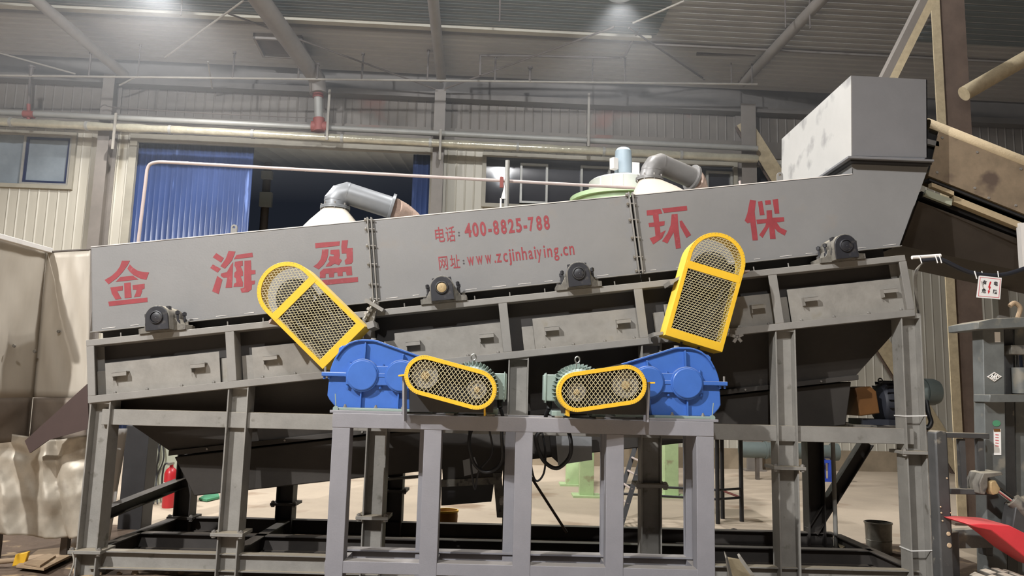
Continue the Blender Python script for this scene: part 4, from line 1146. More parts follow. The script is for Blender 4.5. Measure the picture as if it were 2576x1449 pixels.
def guard(name, label, group, pc, pe, r, Y0, depth, rim, end_rim, cross, wires, round_end, mount):
    A, B = W(pc[0], pc[1], Y0), W(pe[0], pe[1], Y0)
    L = (B - A).length
    ax = (B - A).normalized(); ay = V((-ax.z, 0, ax.x))
    Pn = lambda x, y, Y=Y0: A + ax * x + ay * y + yY * (Y - Y0)
    t = thing(name, label, 'guard', mount, group)
    out = outline(r, L, round_end)
    inn = outline(r - rim, L, round_end, e=end_rim)
    mb = MB(); mb.ring([Pn(*p) for p in out], [Pn(*p) for p in inn], yY * 0.005); fr = mb.build('face_frame', M['yellow'], t, bevel=0.0015)
    inn2 = outline(r - 0.006, L, round_end, e=0.006)
    if round_end:
        mb = MB(); mb.ring([Pn(*p, Y0 + 0.004) for p in out], [Pn(*p, Y0 + 0.004) for p in inn2], yY * depth)
    else:      # band round the bend, open at the square end
        mb = MB(); o2, i2 = out, inn2
        loop_ = [Pn(*p, Y0 + 0.004) for p in o2] + []
        mb.ring(loop_, [Pn(*p, Y0 + 0.004) for p in i2], yY * depth)
    mb.build('side_band', M['yellowside'], t)
    # notched tabs where the band is folded onto the face
    def tab(x, y, a):
        mb = MB()
        p0 = Pn(x + (r - 0.002) * math.cos(a), y + (r - 0.002) * math.sin(a), Y0 - 0.0006); p1 = Pn(x + (r - 0.012) * math.cos(a), y + (r - 0.012) * math.sin(a), Y0 - 0.0006)
        w = (p1 - p0).cross(yY).normalized() * 0.0012
        mb.obox(p0 - w, p1 - p0, w * 2, yY * 0.001); mb.build('tab_mark', M['sheetlow'], fr)
    for k in range(26):
        a = PI / 2 + PI * (k + 0.5) / 26
        tab(0, 0, a)
        if round_end: tab(L, 0, a + PI)
    if cross:
        mb = MB(); mb.obox(Pn(cross[0], -r + 0.012, Y0 - 0.002), ax * cross[1], ay * (2 * r - 0.024), yY * 0.006); mb.build('cross_bar', M['yellow'], t, bevel=0.0015)
    mb = MB()
    ww = 0.0018
    for (ang, pitch) in wires:
        d = V((math.cos(ang), 0, math.sin(ang)))
        d2 = (d.dot(ax), d.dot(ay)); nrm = (-d2[1], d2[0])
        k = -200
        poly = outline(r - rim * 0.6, L, round_end, e=end_rim * 0.6)
        for k in range(-200, 201):
            p = (L / 2 + nrm[0] * k * pitch, nrm[1] * k * pitch)
            if abs(k * pitch) > 1.0: continue
            c = clip_line(poly, p, d2)
            if not c: continue
            a = Pn(p[0] + d2[0] * c[0], p[1] + d2[1] * c[0], Y0 + 0.006); b = Pn(p[0] + d2[0] * c[1], p[1] + d2[1] * c[1], Y0 + 0.006)
            s = (b - a).cross(yY).normalized() * ww
            mb.obox(a - s, b - a, s * 2, yY * 0.003)
    mb.build('expanded_mesh', M['wire'], t)
    return t, Pn, L
rad = math.radians
GC = 'yellow chain guards over the sprockets'
YG = 6.14
t1, P1, L1 = guard('chain_guard', 'yellow mesh chain guard leaning to the left over the left gearbox', GC, (720, 731), (865, 874.5), 0.240, YG, 0.26, 0.034, 0.070, (0.055, 0.064), ((rad(8), 0.0205), (rad(-57), 0.024)), False, W(865, 874.5, YG + 0.15))
t2, P2, L2 = guard('chain_guard', 'yellow mesh chain guard standing nearly upright over the right gearbox', GC, (1802, 657), (1745, 864), 0.241, YG, 0.26, 0.034, 0.070, (0.060, 0.064), ((rad(-17), 0.0205), (rad(47), 0.024)), False, W(1745, 864, YG + 0.15))
GB = 'yellow belt guards beside the motors'
YB_ = 5.34
t3, P3, L3 = guard('belt_guard', 'oval yellow mesh belt guard beside the left gearbox', GB, (1067, 944), (1199, 980), 0.140, YB_, 0.16, 0.029, 0, None, ((rad(-56), 0.0235), (rad(48), 0.0235)), True, W(1140, 1040, YB_ + 0.1))
t4, P4, L4 = guard('belt_guard', 'oval yellow mesh belt guard beside the right gearbox', GB, (1577, 968), (1452, 986), 0.140, YB_, 0.16, 0.029, 0, None, ((rad(-52), 0.0235), (rad(54), 0.0235)), True, W(1510, 1045, YB_ + 0.1))
# brackets of the guards
for t_, pts in ((t3, [(1028, 915), (1060, 900), (1100, 903), (1200, 934), (1240, 960), (1244, 1000), (1240, 1038), (1030, 1036)]), (t4, [(1400, 975), (1425, 948), (1560, 915), (1600, 925), (1628, 955), (1628, 1044), (1412, 1040)])):
    mb = MB(); ppoly(mb, pts, 5.505, 5.515); mb.build('dark_backing', M['black'], t_)  # black sheet behind the belt guard mesh
for t_, Pn, L_ in ((t1, P1, L1), (t2, P2, L2)):
    mb = MB(); mb.prism([Pn(0.02 if t_ is t2 else 0.16, -0.2, YG + 0.25), Pn(L_, -0.2, YG + 0.25), Pn(L_, 0.2, YG + 0.25), Pn(0.02 if t_ is t2 else 0.16, 0.2, YG + 0.25)], yY * 0.006); mb.build('dark_backing', M['black'], t_)  # black sheet added for the shade inside the chain guard
def bracket(parent, pts, Y0, Y1, m='frame', name='mounting_bracket'):
    mb = MB(); ppoly(mb, pts, Y0, Y1); mb.build(name, M[m], parent)
bracket(t1, [(920, 812), (938, 806), (942, 822), (925, 828)], 6.22, 6.47)
bracket(t1, [(676, 806), (684, 800), (682, 808), (677, 814)], 6.20, 6.47, 'pink')
bracket(t2, [(1684, 706), (1712, 694), (1712, 700), (1688, 716)], 6.22, 6.47)
bracket(t2, [(1644, 836), (1668, 834), (1668, 841), (1646, 846)], 6.22, 6.47)
bracket(t2, [(1868, 680), (1886, 679), (1886, 683), (1868, 684)], 6.22, 6.5, 'pink')
bracket(t3, [(1012, 945), (1017, 945), (1017, 1060), (1012, 1060)], 5.46, 5.60, 'stand', 'stay_strap')
bracket(t3, [(1002, 943), (1018, 941), (1018, 945), (1002, 947)], 5.40, 5.58, 'yellow')
bracket(t3, [(1217, 1026), (1221, 1026), (1221, 1046), (1217, 1046)], 5.40, 5.60, 'yellow', 'stay_strap')
bracket(t4, [(1631, 962), (1636, 962), (1632, 1062), (1627, 1062)], 5.46, 5.60, 'stand', 'stay_strap')
bracket(t4, [(1635, 961), (1648, 961), (1648, 965), (1635, 965)], 5.40, 5.58, 'yellow')
bracket(t4, [(1425, 1030), (1433, 1032), (1433, 1048), (1425, 1046)], 5.40, 5.60, 'yellow', 'stay_strap')
# pulleys, belts and sprockets behind the mesh
def pulley(Pn, x, r, Y, label, m='frame'):
    c = Pn(x, 0, Y)
    t = thing('belt_pulley', label, 'pulley', c, 'pulleys behind the belt guards')
    mb = MB(); mb.lathe(c, (0, 1, 0), [(0, r * 0.35), (0.012, r * 0.35), (0.016, r * 0.8), (0, r * 0.86), (0, r), (0.02, r * 0.93), (0.035, r), (0.055, r * 0.93), (0.07, r), (0.07, 0)], 30); mb.build('rim', M[m], t)
    mb = MB(); mb.lathe(c, (0, -1, 0), [(-0.012, r * 0.34), (0.012, r * 0.32), (0.014, r * 0.26), (0.014, 0)], 20); mb.build('hub', M['shaft'], t)
def belt(Pn, L, r0, r1, Y, label):
    n = 16
    pts = [(r0 * math.cos(a), r0 * math.sin(a)) for a in [PI / 2 + PI * k / n for k in range(n + 1)]] + [(L + r1 * math.cos(a), r1 * math.sin(a)) for a in [-PI / 2 + PI * k / n for k in range(n + 1)]]
    inn = [((r0 - .008) * math.cos(a), (r0 - .008) * math.sin(a)) for a in [PI / 2 + PI * k / n for k in range(n + 1)]] + [(L + (r1 - .008) * math.cos(a), (r1 - .008) * math.sin(a)) for a in [-PI / 2 + PI * k / n for k in range(n + 1)]]
    mb = MB(); mb.ring([Pn(*p, Y) for p in pts], [Pn(*p, Y) for p in inn], yY * 0.055)
    tag(mb.build('drive_belt', M['rubber']), label, 'belt', 'belts behind the belt guards')
pulley(P3, 0, 0.092, 5.40, 'large belt pulley behind the left oval guard, on the gearbox side')
pulley(P3, L3, 0.066, 5.40, 'small belt pulley with a pale hub behind the left oval guard, on the motor side')
belt(P3, L3, 0.100, 0.074, 5.41, 'black belt loop behind the left oval guard')
pulley(P4, 0, 0.092, 5.40, 'large belt pulley behind the right oval guard, on the gearbox side')
pulley(P4, L4, 0.066, 5.40, 'small belt pulley with a pale hub behind the right oval guard, on the motor side')
belt(P4, L4, 0.100, 0.074, 5.41, 'black belt loop behind the right oval guard')
def sprocket(Pn, x, r, Y, label):
    c = Pn(x, 0, Y)
    t = thing('chain_sprocket', label, 'sprocket', c, 'sprockets behind the chain guards')
    mb = MB(); N_ = 26
    out = []; 
    for k in range(N_ * 4):
        a = 2 * PI * k / (N_ * 4); rr = r if k % 4 in (0, 1) else r * 0.93
        out.append(V((c.x + rr * math.cos(a), c.y, c.z + rr * math.sin(a))))
    inn = [V((c.x + r * .3 * math.cos(2 * PI * k / (N_ * 4)), c.y, c.z + r * .3 * math.sin(2 * PI * k / (N_ * 4)))) for k in range(N_ * 4)]
    mb.ring(out, inn, yY * 0.03); mb.build('toothed_disc', M['black'], t)
    mb = MB(); mb.cyl(c - yY * 0.03, c + yY * 0.12, r * 0.31, n=24); mb.build('hub', M['bearblack'], t)
sprocket(P1, 0.07, 0.15, 6.24, 'dark chain sprocket behind the leaning chain guard')
sprocket(P2, 0.07, 0.15, 6.24, 'dark chain sprocket behind the upright chain guard')
def chain(Pn, L, r0, r1, Y, label):
    n = 18
    pts = [(0.07 + r0 * math.cos(a), r0 * math.sin(a)) for a in [PI / 2 + PI * k / n for k in range(n + 1)]] + [(L + r1 * math.cos(a), r1 * math.sin(a)) for a in [-PI / 2 + PI * k / n for k in range(n + 1)]]
    inn = [(x * 1.0, y * 0.82) for x, y in pts]
    mb = MB(); mb.ring([Pn(*p, Y) for p in pts], [Pn(*p, Y) for p in inn], yY * 0.03)
    tag(mb.build('drive_chain', M['black']), label, 'chain', 'chains behind the chain guards')
chain(P1, L1 + 0.10, 0.165, 0.07, 6.24, 'black drive chain behind the leaning chain guard')
chain(P2, L2 + 0.10, 0.165, 0.07, 6.24, 'black drive chain behind the upright chain guard')

# motors behind the belt guards
def motor(px, sx, label):
    c = W(px, 985, 5.88); c = V((c.x, 5.88, ST + 0.205))
    t = thing('electric_motor', label, 'motor', V((c.x, c.y, ST)), 'grey green motors on the drive stand')
    mb = MB(); mb.lathe(c, (0, 1, 0), [(-0.28, 0.0), (-0.28, 0.06), (-0.24, 0.08), (-0.21, 0.14), (-0.18, 0.162), (-0.18, 0.172), (0.20, 0.172), (0.205, 0.185), (0.28, 0.185), (0.30, 0.165), (0.30, 0)], 36); mb.build('body', M['motor'], t)
    for k in range(25):
        a = rad(-15) + rad(210) * k / 24
        d = V((math.cos(a), 0, math.sin(a))); w = V((-math.sin(a), 0, math.cos(a))) * 0.003
        mb = MB(); mb.obox(c + d * 0.168 - w + yY * -0.19, d * 0.033, w * 2, yY * 0.38); mb.build('cooling_fin', M['motor'], t)
    mb = MB(); e = c + V((0, -0.02, 0.235)); pts = [e + V((0.018 * math.cos(q), 0, 0.024 * math.sin(q))) for q in [2 * PI * k / 16 for k in range(17)]]; mb.tube(pts, 0.006, 8, caps=False); mb.cyl(c + V((0, -0.02, 0.16)), c + V((0, -0.02, 0.212)), 0.014, n=10); mb.build('eye_bolt', M['steel'], t)
    x0, x1 = sorted((c.x + sx * 0.165, c.x + sx * 0.262)); z0, z1 = c.z - 0.085, c.z + 0.115
    mb = MB(); mb.box((x0, 5.76, z0), (x1, 5.98, z1)); bx = mb.build('terminal_box', M['motor'], t, bevel=0.008)
    xx = c.x + sx * 0.245
    mb = MB(); mb.box((xx - 0.004, 5.75, z0 - 0.015), (xx + 0.004, 5.99, z1 + 0.012)); mb.build('box_lid', M['motor'], bx, bevel=0.004)
    mb = MB(); mb.cyl(V((c.x + sx * 0.21, 5.85, z0)), V((c.x + sx * 0.215, 5.84, z0 - 0.06)), 0.02, n=12); mb.build('cable_gland', M['rubber'], bx)
    for s in (-1, 1):
        mb = MB(); mb.box((c.x + s * 0.15 - 0.05, 5.70, ST + 0.012), (c.x + s * 0.15 + 0.05, 6.06, ST + 0.05)); mb.build('foot', M['motor'], t, bevel=0.004)
        mb = MB(); mb.box((c.x + s * 0.15 - 0.03, YS + 0.01, ST), (c.x + s * 0.15 + 0.03, 6.09, ST + 0.014)); mb.build('slide_rail', M['bearbody'], t)
    mb = MB(); mb.cyl(c - yY * 0.30, c - yY * 0.42, 0.022, n=14); mb.build('shaft', M['steel'], t)
    return V((c.x + sx * 0.215, 5.84, z0 - 0.06))
gl = motor(1189, 1, 'grey green finned motor behind the left oval belt guard')
gr = motor(1451, -1, 'grey green finned motor behind the right oval belt guard')
def cable(pts, r, label, name='cable', m='rubber', cat='cable', group=None, k=8):
    mb = MB(); mb.tube(smooth(pts, k), r, 10)
    return tag(mb.build(name, M[m]), label, cat, group)
cable([gl, gl + V((0.02, 0.05, -0.06)), gl + V((0.03, 0.08, -0.12)), W(1262, 1090, 5.92), W(1262, 1160, 5.95), W(1225, 1188, 5.95), W(1192, 1165, 5.95), W(1180, 1110, 5.95), W(1190, 1070, 5.98)], 0.014, 'thick black cable looping below the stand beam from the left motor')
cable([W(1230, 1075, 5.97), W(1238, 1140, 5.97), W(1205, 1185, 5.97), W(1195, 1230, 5.99), W(1186, 1180, 5.99), W(1180, 1080, 6.0)], 0.008, 'thin black cable hanging below the left motor')
cable([gr, gr + V((-0.02, 0.05, -0.06)), gr + V((-0.0, 0.10, -0.13)), W(1349, 1100, 5.92), W(1365, 1155, 5.95), W(1400, 1178, 5.95), W(1432, 1150, 5.95), W(1436, 1110, 5.95), W(1425, 1070, 5.98)], 0.016, 'thick black cable looping below the stand beam from the right motor')
cable([W(1330, 1090, 5.97), W(1338, 1180, 5.97), W(1350, 1210, 5.97), W(1368, 1190, 5.97), W(1372, 1140, 5.97), W(1362, 1075, 6.0)], 0.008, 'thin black cable loop hanging left of the thick loop of the right motor')
# chain tensioner on the frame
t = thing('tension_screw', 'grey threaded tension screw beside the leaning chain guard', 'screw', W(935, 790, 6.42))
a, b = W(916, 802, 6.42), W(944, 756, 6.42)
mb = MB(); mb.cyl(a, b, 0.012, n=10); mb.build('threaded_rod', M['steel'], t)
dv = (b - a).normalized()
mb = MB(); c = W(942, 768, 6.42); sd = V((dv.z, 0, -dv.x)); mb.obox(c - sd * 0.09 - dv * 0.015 - yY * 0.03, sd * 0.18, dv * 0.03, yY * 0.1); mb.build('cross_plate', M['frame'], t)
for f in (0.25, 0.5):
    c = a.lerp(b, f); mb = MB(); mb.cyl(c - dv * 0.012, c + dv * 0.012, 0.028, n=6); mb.build('nut', M['bolt'], t)
mb = MB(); ppoly(mb, [(930, 762), (952, 760), (940, 808), (915, 806), (922, 795)], 6.45, 6.50); mb.build('side_plate', M['frame'], t)
t = thing('clamp_screw', 'small star shaped clamp screw below the frame beside the upright chain guard', 'screw', W(1853, 852, 6.42))
c = W(1852, 848, 6.42)
mb = MB(); mb.cyl(c - yY * 0.03, c + yY * 0.1, 0.014, n=10); mb.build('stem', M['bolt'], t)
for k in range(5):
    a = 2 * PI * k / 5 + 0.4
    mb = MB(); d = V((math.cos(a), 0, math.sin(a))); w = V((-math.sin(a), 0, math.cos(a))) * 0.012
    mb.obox(c + d * 0.01 - w - yY * 0.03, d * 0.045, w * 2, yY * 0.02); mb.build('wing', M['bolt'], t)
# ================================================================== around the machine: left side
dN = lambda x, y: 0.5 * math.sin(x * 3.1 + y * 1.7) + 0.3 * math.sin(x * 7.3 - y * 4.1 + 1) + 0.2 * math.sin(x * 13.7 + y * 9.2)
en = thing('sheet_enclosure', 'tall beige sheet metal enclosure at the machine\'s lower end', 'enclosure', W(60, 1100, 6.9))
P0 = W(117, 631, 7.0)
d = ray(0, 599); Q0 = cC + d * ((P0.z - CAM_H) / d.z)
along = (Q0 - P0)
zt_, zm_ = P0.z, W(84, 1000, 7.0).z
zl_ = W(75, 1108, 7.0).z
shift = V((W(84, 1000, 7.0).x - P0.x, 0, 0))
def bil(a, b, c, d_, amp, seed, n=None):
    def fn(u, v):
        p = a.lerp(b, u).lerp(d_.lerp(c, u), v)
        edge = min(u, 1 - u, v, 1 - v) * 6
        return p + (n or yY) * (amp * min(1, edge) * dN(u * 2 + seed, v * 2.3 + seed * 0.7))
    return fn
n1 = along.cross(V((0, 0, 1))).normalized()
mb = MB(); mb.grid(bil(P0, P0 + along * 2.2, P0 + along * 2.2 + V((0, 0, zm_ - zt_)), P0 + shift + V((0, 0, zm_ - zt_)), 0.035, 1.0, n1), 24, 16); mb.build('side_sheet', M['sheet'], en, solid=0.004, angle=60)
R0, R1 = W(118, 634, 7.0), W(227, 628, 7.0)
mb = MB(); mb.grid(bil(R0, R1, W(223, 1002, 7.0), W(84, 1000, 7.0), 0.03, 3.0), 14, 20); mb.build('end_sheet', M['sheet'], en, solid=0.004, angle=60)
mb = MB(); a = P0 + V((0.01, 0, 0)); mb.obox(a + V((0, 0, -0.02)), along * 2.2, n1 * (-0.05 if n1.y > 0 else 0.05), V((0, 0, 0.045))); mb.build('folded_rim', M['bin'], en, bevel=0.004)
mb = MB(); mb.obox(R0 + V((0, -0.01, -0.004)), R1 - R0, yY * 0.03, V((0, 0, 0.012))); mb.build('end_rim', M['rod'], en)
mb = MB(); mb.grid(bil(P0 + shift + V((0, -0.012, zm_ - zt_)), P0 + along * 2.2 + V((0, -0.012, zm_ - zt_)), P0 + along * 2.2 + V((0, 0, zl_ - zt_)), W(72, 1108, 6.99), 0.03, 5.0, n1), 16, 8); mb.build('stained_patch', M['sheetlow'], en, solid=0.004, angle=60)
mb = MB(); mb.grid(bil(W(84, 1001, 6.985), W(215, 1000, 6.985), W(218, 1105, 6.985), W(74, 1106, 6.985), 0.02, 6.0), 12, 8); mb.build('stained_patch', M['sheetlow'], en, solid=0.004, angle=60)
for x, y, Y in ((148, 834, 6.97), (88, 884, 6.9), (36, 870, 6.6)):
    c = W(x, y, Y); mb = MB(); mb.lathe(c, (0, -1, 0), [(0, 0.016), (0.012, 0.014), (0.016, 0)], 10); mb.build('screw_head', M['bearbody'], en)
# the foot of the enclosure: posts under the sheets
for x in (20, 190):
    c = W(x, 1100, 7.05); mb = MB(); mb.box((c.x - 0.03, 7.03, 0), (c.x + 0.03, 7.09, c.z + 0.3)); mb.build('post', M['rod'], en)
mb = MB(); ppoly(mb, [(62, 1109), (219, 966), (224, 1078), (196, 1086), (122, 1107), (75, 1140)], 6.56, 6.575)
tag(mb.build('discharge_chute', M['chute']), 'dark brown triangular chute plate at the machine\'s lower end', 'chute')
def foil_fn(u, v):
    p = W(-60 + 285 * u, 1098 - 8 * math.sin(u * 7) + (1352 - 1098) * v, 6.78)
    f = 0.05 * math.sin(u * 9 + 0.8 * math.sin(v * 4)) * (0.4 + v) + 0.012 * dN(u * 5, v * 4)
    for (cu, sl, am, wd) in ((0.24, 0.10, 0.07, 11), (0.60, -0.06, 0.06, 9), (0.70, 0.05, -0.08, 13), (0.42, 0.3, 0.025, 8), (0.9, -0.1, 0.03, 10)):
        f += am * max(0, 1 - abs(u - cu - sl * (v - 0.5) - 0.015 * math.sin(v * 13)) * wd)
    f += 0.05 * max(0, 1 - abs(v - 0.13 - 0.12 * u) * 12) * math.sin(u * 11 + 1) + 0.04 * max(0, 1 - abs(v - 0.66 + 0.1 * u) * 6)
    return p + yY * (-0.7 * f + 0.06 * v)
mb = MB(); mb.grid(foil_fn, 60, 44); tag(mb.build('foil_curtain', M['foil'], solid=0.003, angle=45), 'crumpled shiny foil sheet hanging under the beige enclosure', 'sheet')
def plain_fn(u, v):
    p = W(228 + 92 * u, 1078, 7.62); p.x -= 0.08 * v; p.z *= 1 - v
    return p + yY * (0.02 * dN(u * 2, v * 2))
mb = MB(); mb.grid(plain_fn, 12, 16); tag(mb.build('plain_panel', M['bin'], solid=0.006, angle=60), 'plain beige panel behind the machine\'s leftmost column', 'panel')
a = W(340, 1275, 8.7); mb = MB(); mb.box((a.x - 0.13, 8.6, 0), (a.x + 0.13, 8.85, W(340, 1070, 8.7).z)); tag(mb.build('black_post', M['black'], bevel=0.004), 'broad black post behind the leftmost column and beige panel', 'post')
mb = MB(); p, q = W(330, 1080, 10.6), W(480, 1250, 10.6); mb.box((p.x, 10.6, 0), (q.x, 10.64, p.z)); tag(mb.build('green_grey_panel', M['palewall']), 'green grey panel with hanging cables behind the dark hopper', 'panel')
for k, (x0, x1, xm) in enumerate(((392, 372, 400), (404, 386, 412), (412, 396, 398), (382, 380, 368))):
    cable([W(x0, 1080, 10.585), W(xm, 1150, 10.55), W((xm + x1) / 2 - 4, 1200, 10.57), WZ(x1, 1268, 0.01)], 0.010, 'thin dark cable hanging on the green grey panel behind the hopper', group='cables on the green grey panel')
b = WZ(423, 1277)
t = thing('fire_extinguisher', 'red fire extinguisher with a pale label standing behind the dark hopper', 'fire extinguisher', b)
mb = MB(); mb.lathe(b, (0, 0, 1), [(0, 0.0), (0, 0.075), (0.02, 0.08), (0.44, 0.08), (0.49, 0.06), (0.52, 0.025), (0.55, 0.022), (0.55, 0)], 24); mb.build('cylinder', M['extred'], t)
mb = MB(); mb.lathe(b, (0, 0, 1), [(0.20, 0.0812), (0.33, 0.0812)], 24); mb.build('label', M['white'], t)
mb = MB(); mb.obox(b + V((-0.015, -0.09, 0.55)), V((0.03, 0, 0)), yY * 0.14, V((0, 0, 0.03))); mb.build('valve', M['steel'], t)
mb = MB(); mb.tube(smooth([b + V((-0.02, 0, 0.56)), b + V((-0.09, 0, 0.55)), b + V((-0.11, 0, 0.40)), b + V((-0.10, 0, 0.2))], 6), 0.012, 8); mb.build('hose', M['rubber'], t)

# loose ground under and before the machine
def ground_fn(u, v):
    x = -7 + 11.8 * u; y = 4.3 + 4.6 * v
    e = min(u, 1 - u, v, 1 - v) * 7
    return V((x, y, 0.004 + min(1, e) * (0.018 + 0.012 * dN(x * 1.7, y * 2.1))))
mb = MB(); mb.grid(ground_fn, 90, 40)
tag(mb.build('loose_dirt', M['ground'], angle=80), 'brown loose dirt spread on the floor under the machine', 'dirt', kind='stuff')
def stone(px, py, r, z=0.02):
    c = WZ(px, py, z)
    mb = MB(); s = random.uniform(0, 9)
    def fn(u, v):
        a, b = 2 * PI * u, PI * v
        q = r * (1 + 0.22 * math.sin(3 * a + s) * math.sin(b) + 0.15 * math.sin(5 * b + s))
        return c + V((q * math.cos(a) * math.sin(b), q * 0.8 * math.sin(a) * math.sin(b), q * 0.65 * math.cos(b) + r * 0.45))
    mb.grid(fn, 10, 7); bmesh.ops.remove_doubles(mb.b, verts=mb.b.verts, dist=1e-5)
    tag(mb.build('stone', M['stone'], angle=70), 'small pale stone lying on the dirt around the machine', 'stone', 'pale stones on the dirt')
for a in ((1833, 1364, .028), (1845, 1365, .03), (2052, 1419, .022), (2076, 1422, .03), (2100, 1426, .03), (2122, 1418, .028), (195, 1441, .035), (222, 1444, .03), (250, 1446, .024), (300, 1445, .022), (420, 1446, .02), (168, 1405, .03), (1880, 1442, .03), (1812, 1400, .02), (455, 1445, .025), (340, 1446, .03)):
    stone(*a)
def slab(pts, h, name, m, label, cat, z=0.02):
    mb = MB(); mb.prism([WZ(x, y, z) for x, y in pts], V((0, 0, h))); return tag(mb.build(name, M[m], bevel=0.002), label, cat)
slab([(40, 1428), (95, 1388), (180, 1380), (186, 1398), (110, 1436)], 0.02, 'broken_board', 'wood', 'broken grey board lying flat in the lower left corner', 'board', 0.06)
slab([(60, 1420), (120, 1396), (140, 1402), (100, 1428)], 0.018, 'broken_board', 'wood', 'smaller broken board lying on the grey board in the lower left corner', 'board', 0.082)
t = thing('brush', 'yellow headed brush with a wooden handle in the lower left corner', 'brush', WZ(50, 1424, 0.05))
a = WZ(50, 1424, 0.05); mb = MB(); mb.obox(a + V((-0.05, -0.03, 0.0)), V((0.095, 0.02, 0.02)), V((-0.01, 0.05, 0)), V((0.02, 0.0, 0.10))); mb.build('brush_head', M['yellowbin'], t, bevel=0.006)
mb = MB(); mb.cyl(a + V((-0.03, 0, 0.05)), a + V((-0.42, -0.12, 0.02)), 0.022, n=12); mb.build('handle', M['wood'], t)
mb = MB(); mb.tube(smooth([W(182, 1390, 6.35), W(186, 1412, 6.33), W(178, 1440, 6.3), W(168, 1462, 6.3)], 6), 0.007, 8); tag(mb.build('wire', M['rodlight']), 'thin pale wire dropping beside the base of the leftmost column', 'wire')
slab([(500, 1258), (520, 1246), (548, 1244), (552, 1254), (520, 1262)], 0.03, 'rag', 'greencloth', 'crumpled green rag on the bright floor behind the trough end', 'rag', 0.01)
slab([(490, 1315), (555, 1314), (665, 1321), (640, 1327), (530, 1322)], 0.02, 'steel_sheet', 'bin', 'pale flat sheet lying under the machine near its lower end', 'sheet', 0.12)
c = WZ(992, 1382, 0.03); mb = MB(); mb.cyl(c + V((-0.04, -0.02, 0.05)), c + V((0.06, 0.06, 0.05)), 0.045, n=16); tag(mb.build('wood_stub', M['wood'], bevel=0.004), 'short round wooden stub lying in front of the stand\'s second opening', 'wood stub')
b = WZ(1122, 1345, 0.02); t = thing('yellow_tub', 'ochre yellow tub standing under the trough behind the stand\'s second leg', 'tub', b)
mb = MB(); mb.lathe(b, (0, 0, 1), [(0, 0), (0, 0.08), (0.10, 0.10), (0.10, 0.12), (0.20, 0.125), (0.26, 0.12), (0.26, 0.11), (0.05, 0.08)], 20); mb.build('bowl', M['yellowdim'], t)
mb = MB(); mb.lathe(b, (0, 0, 1), [(0.25, 0.122), (0.25, 0.132), (0.27, 0.132), (0.27, 0.118)], 20); mb.build('rim', M['yellowbin'], t)
# outlet under the middle of the trough
t = thing('outlet_chute', 'dark outlet chute with galvanised patches under the middle of the trough', 'chute', W(1185, 1270, 7.2))
mb = MB(); f = [W(1106, 1088, 6.95), W(1280, 1072, 6.95), W(1262, 1203, 6.95), W(1114, 1206, 6.95)]; mb.hexa(f + [p + yY * 0.7 for p in f]); mb.build('body', M['dark'], t)
mb = MB(); mb.prism([W(1164, 1158, 6.94), W(1194, 1150, 6.94), W(1208, 1188, 6.94), W(1168, 1198, 6.94)], yY * 0.008); mb.build('patch_plate', M['duct'], t)
mb = MB(); a, b = W(1110, 1208, 6.92), W(1262, 1200, 6.92); mb.obox(a, b - a, yY * 0.06, V((0, 0, -0.06))); mb.build('lip_bar', M['bearbody'], t)
mb = MB(); f = [W(1110, 1224, 6.97), W(1242, 1218, 6.97), W(1236, 1262, 6.97), W(1110, 1272, 6.97)]; mb.hexa(f + [p + yY * 0.6 for p in f]); mb.build('lower_tray', M['black'], t)
mb = MB(); a, b = W(1240, 1190, 6.93), W(1250, 1302, 6.93); mb.obox(a, V((0.075, 0, 0)), yY * 0.05, b - a); mb.build('side_post', M['bearbody'], t)
mb = MB(); a, b = W(1266, 1085, 7.0), W(1262, 1420, 7.0); mb.obox(a, V((0.085, 0, 0)), yY * 0.08, b - a); mb.build('side_post', M['bearbody'], t)
t = thing('drip_plate', 'galvanised plate hanging under the trough behind the right motor\'s cable loop', 'plate', W(1440, 1168, 7.4))
mb = MB(); f = [W(1398, 1095, 6.93), W(1488, 1090, 6.93), W(1490, 1157, 6.93), W(1404, 1170, 6.93)]; mb.hexa(f + [p + yY * 0.02 for p in f]); mb.build('sheet', M['duct'], t)
mb = MB(); f = [W(1383, 1098, 6.95), W(1400, 1095, 6.95), W(1412, 1172, 6.95), W(1388, 1150, 6.95)]; mb.hexa(f + [p + yY * 0.06 for p in f]); mb.build('folded_wing', M['black'], t)
mb = MB(); ppoly(mb, [(1340, 1085), (1400, 1083), (1398, 1134), (1340, 1144)], 7.15, 7.6); mb.build('holder', M['dark'], t)
mb = MB(); mb.cyl(W(1336, 1200, 7.9), W(1426, 1340, 7.9), 0.014, n=8); tag(mb.build('leaning_rod', M['rod']), 'thin dark rod slanting across the third opening of the stand', 'rod')
mb = MB(); mb.cyl(W(965, 1206, 8.15), W(1062, 1198, 8.15), 0.018, n=10); tag(mb.build('threaded_bar', M['steel']), 'thin steel bar lying across a rear column behind the stand', 'bar')

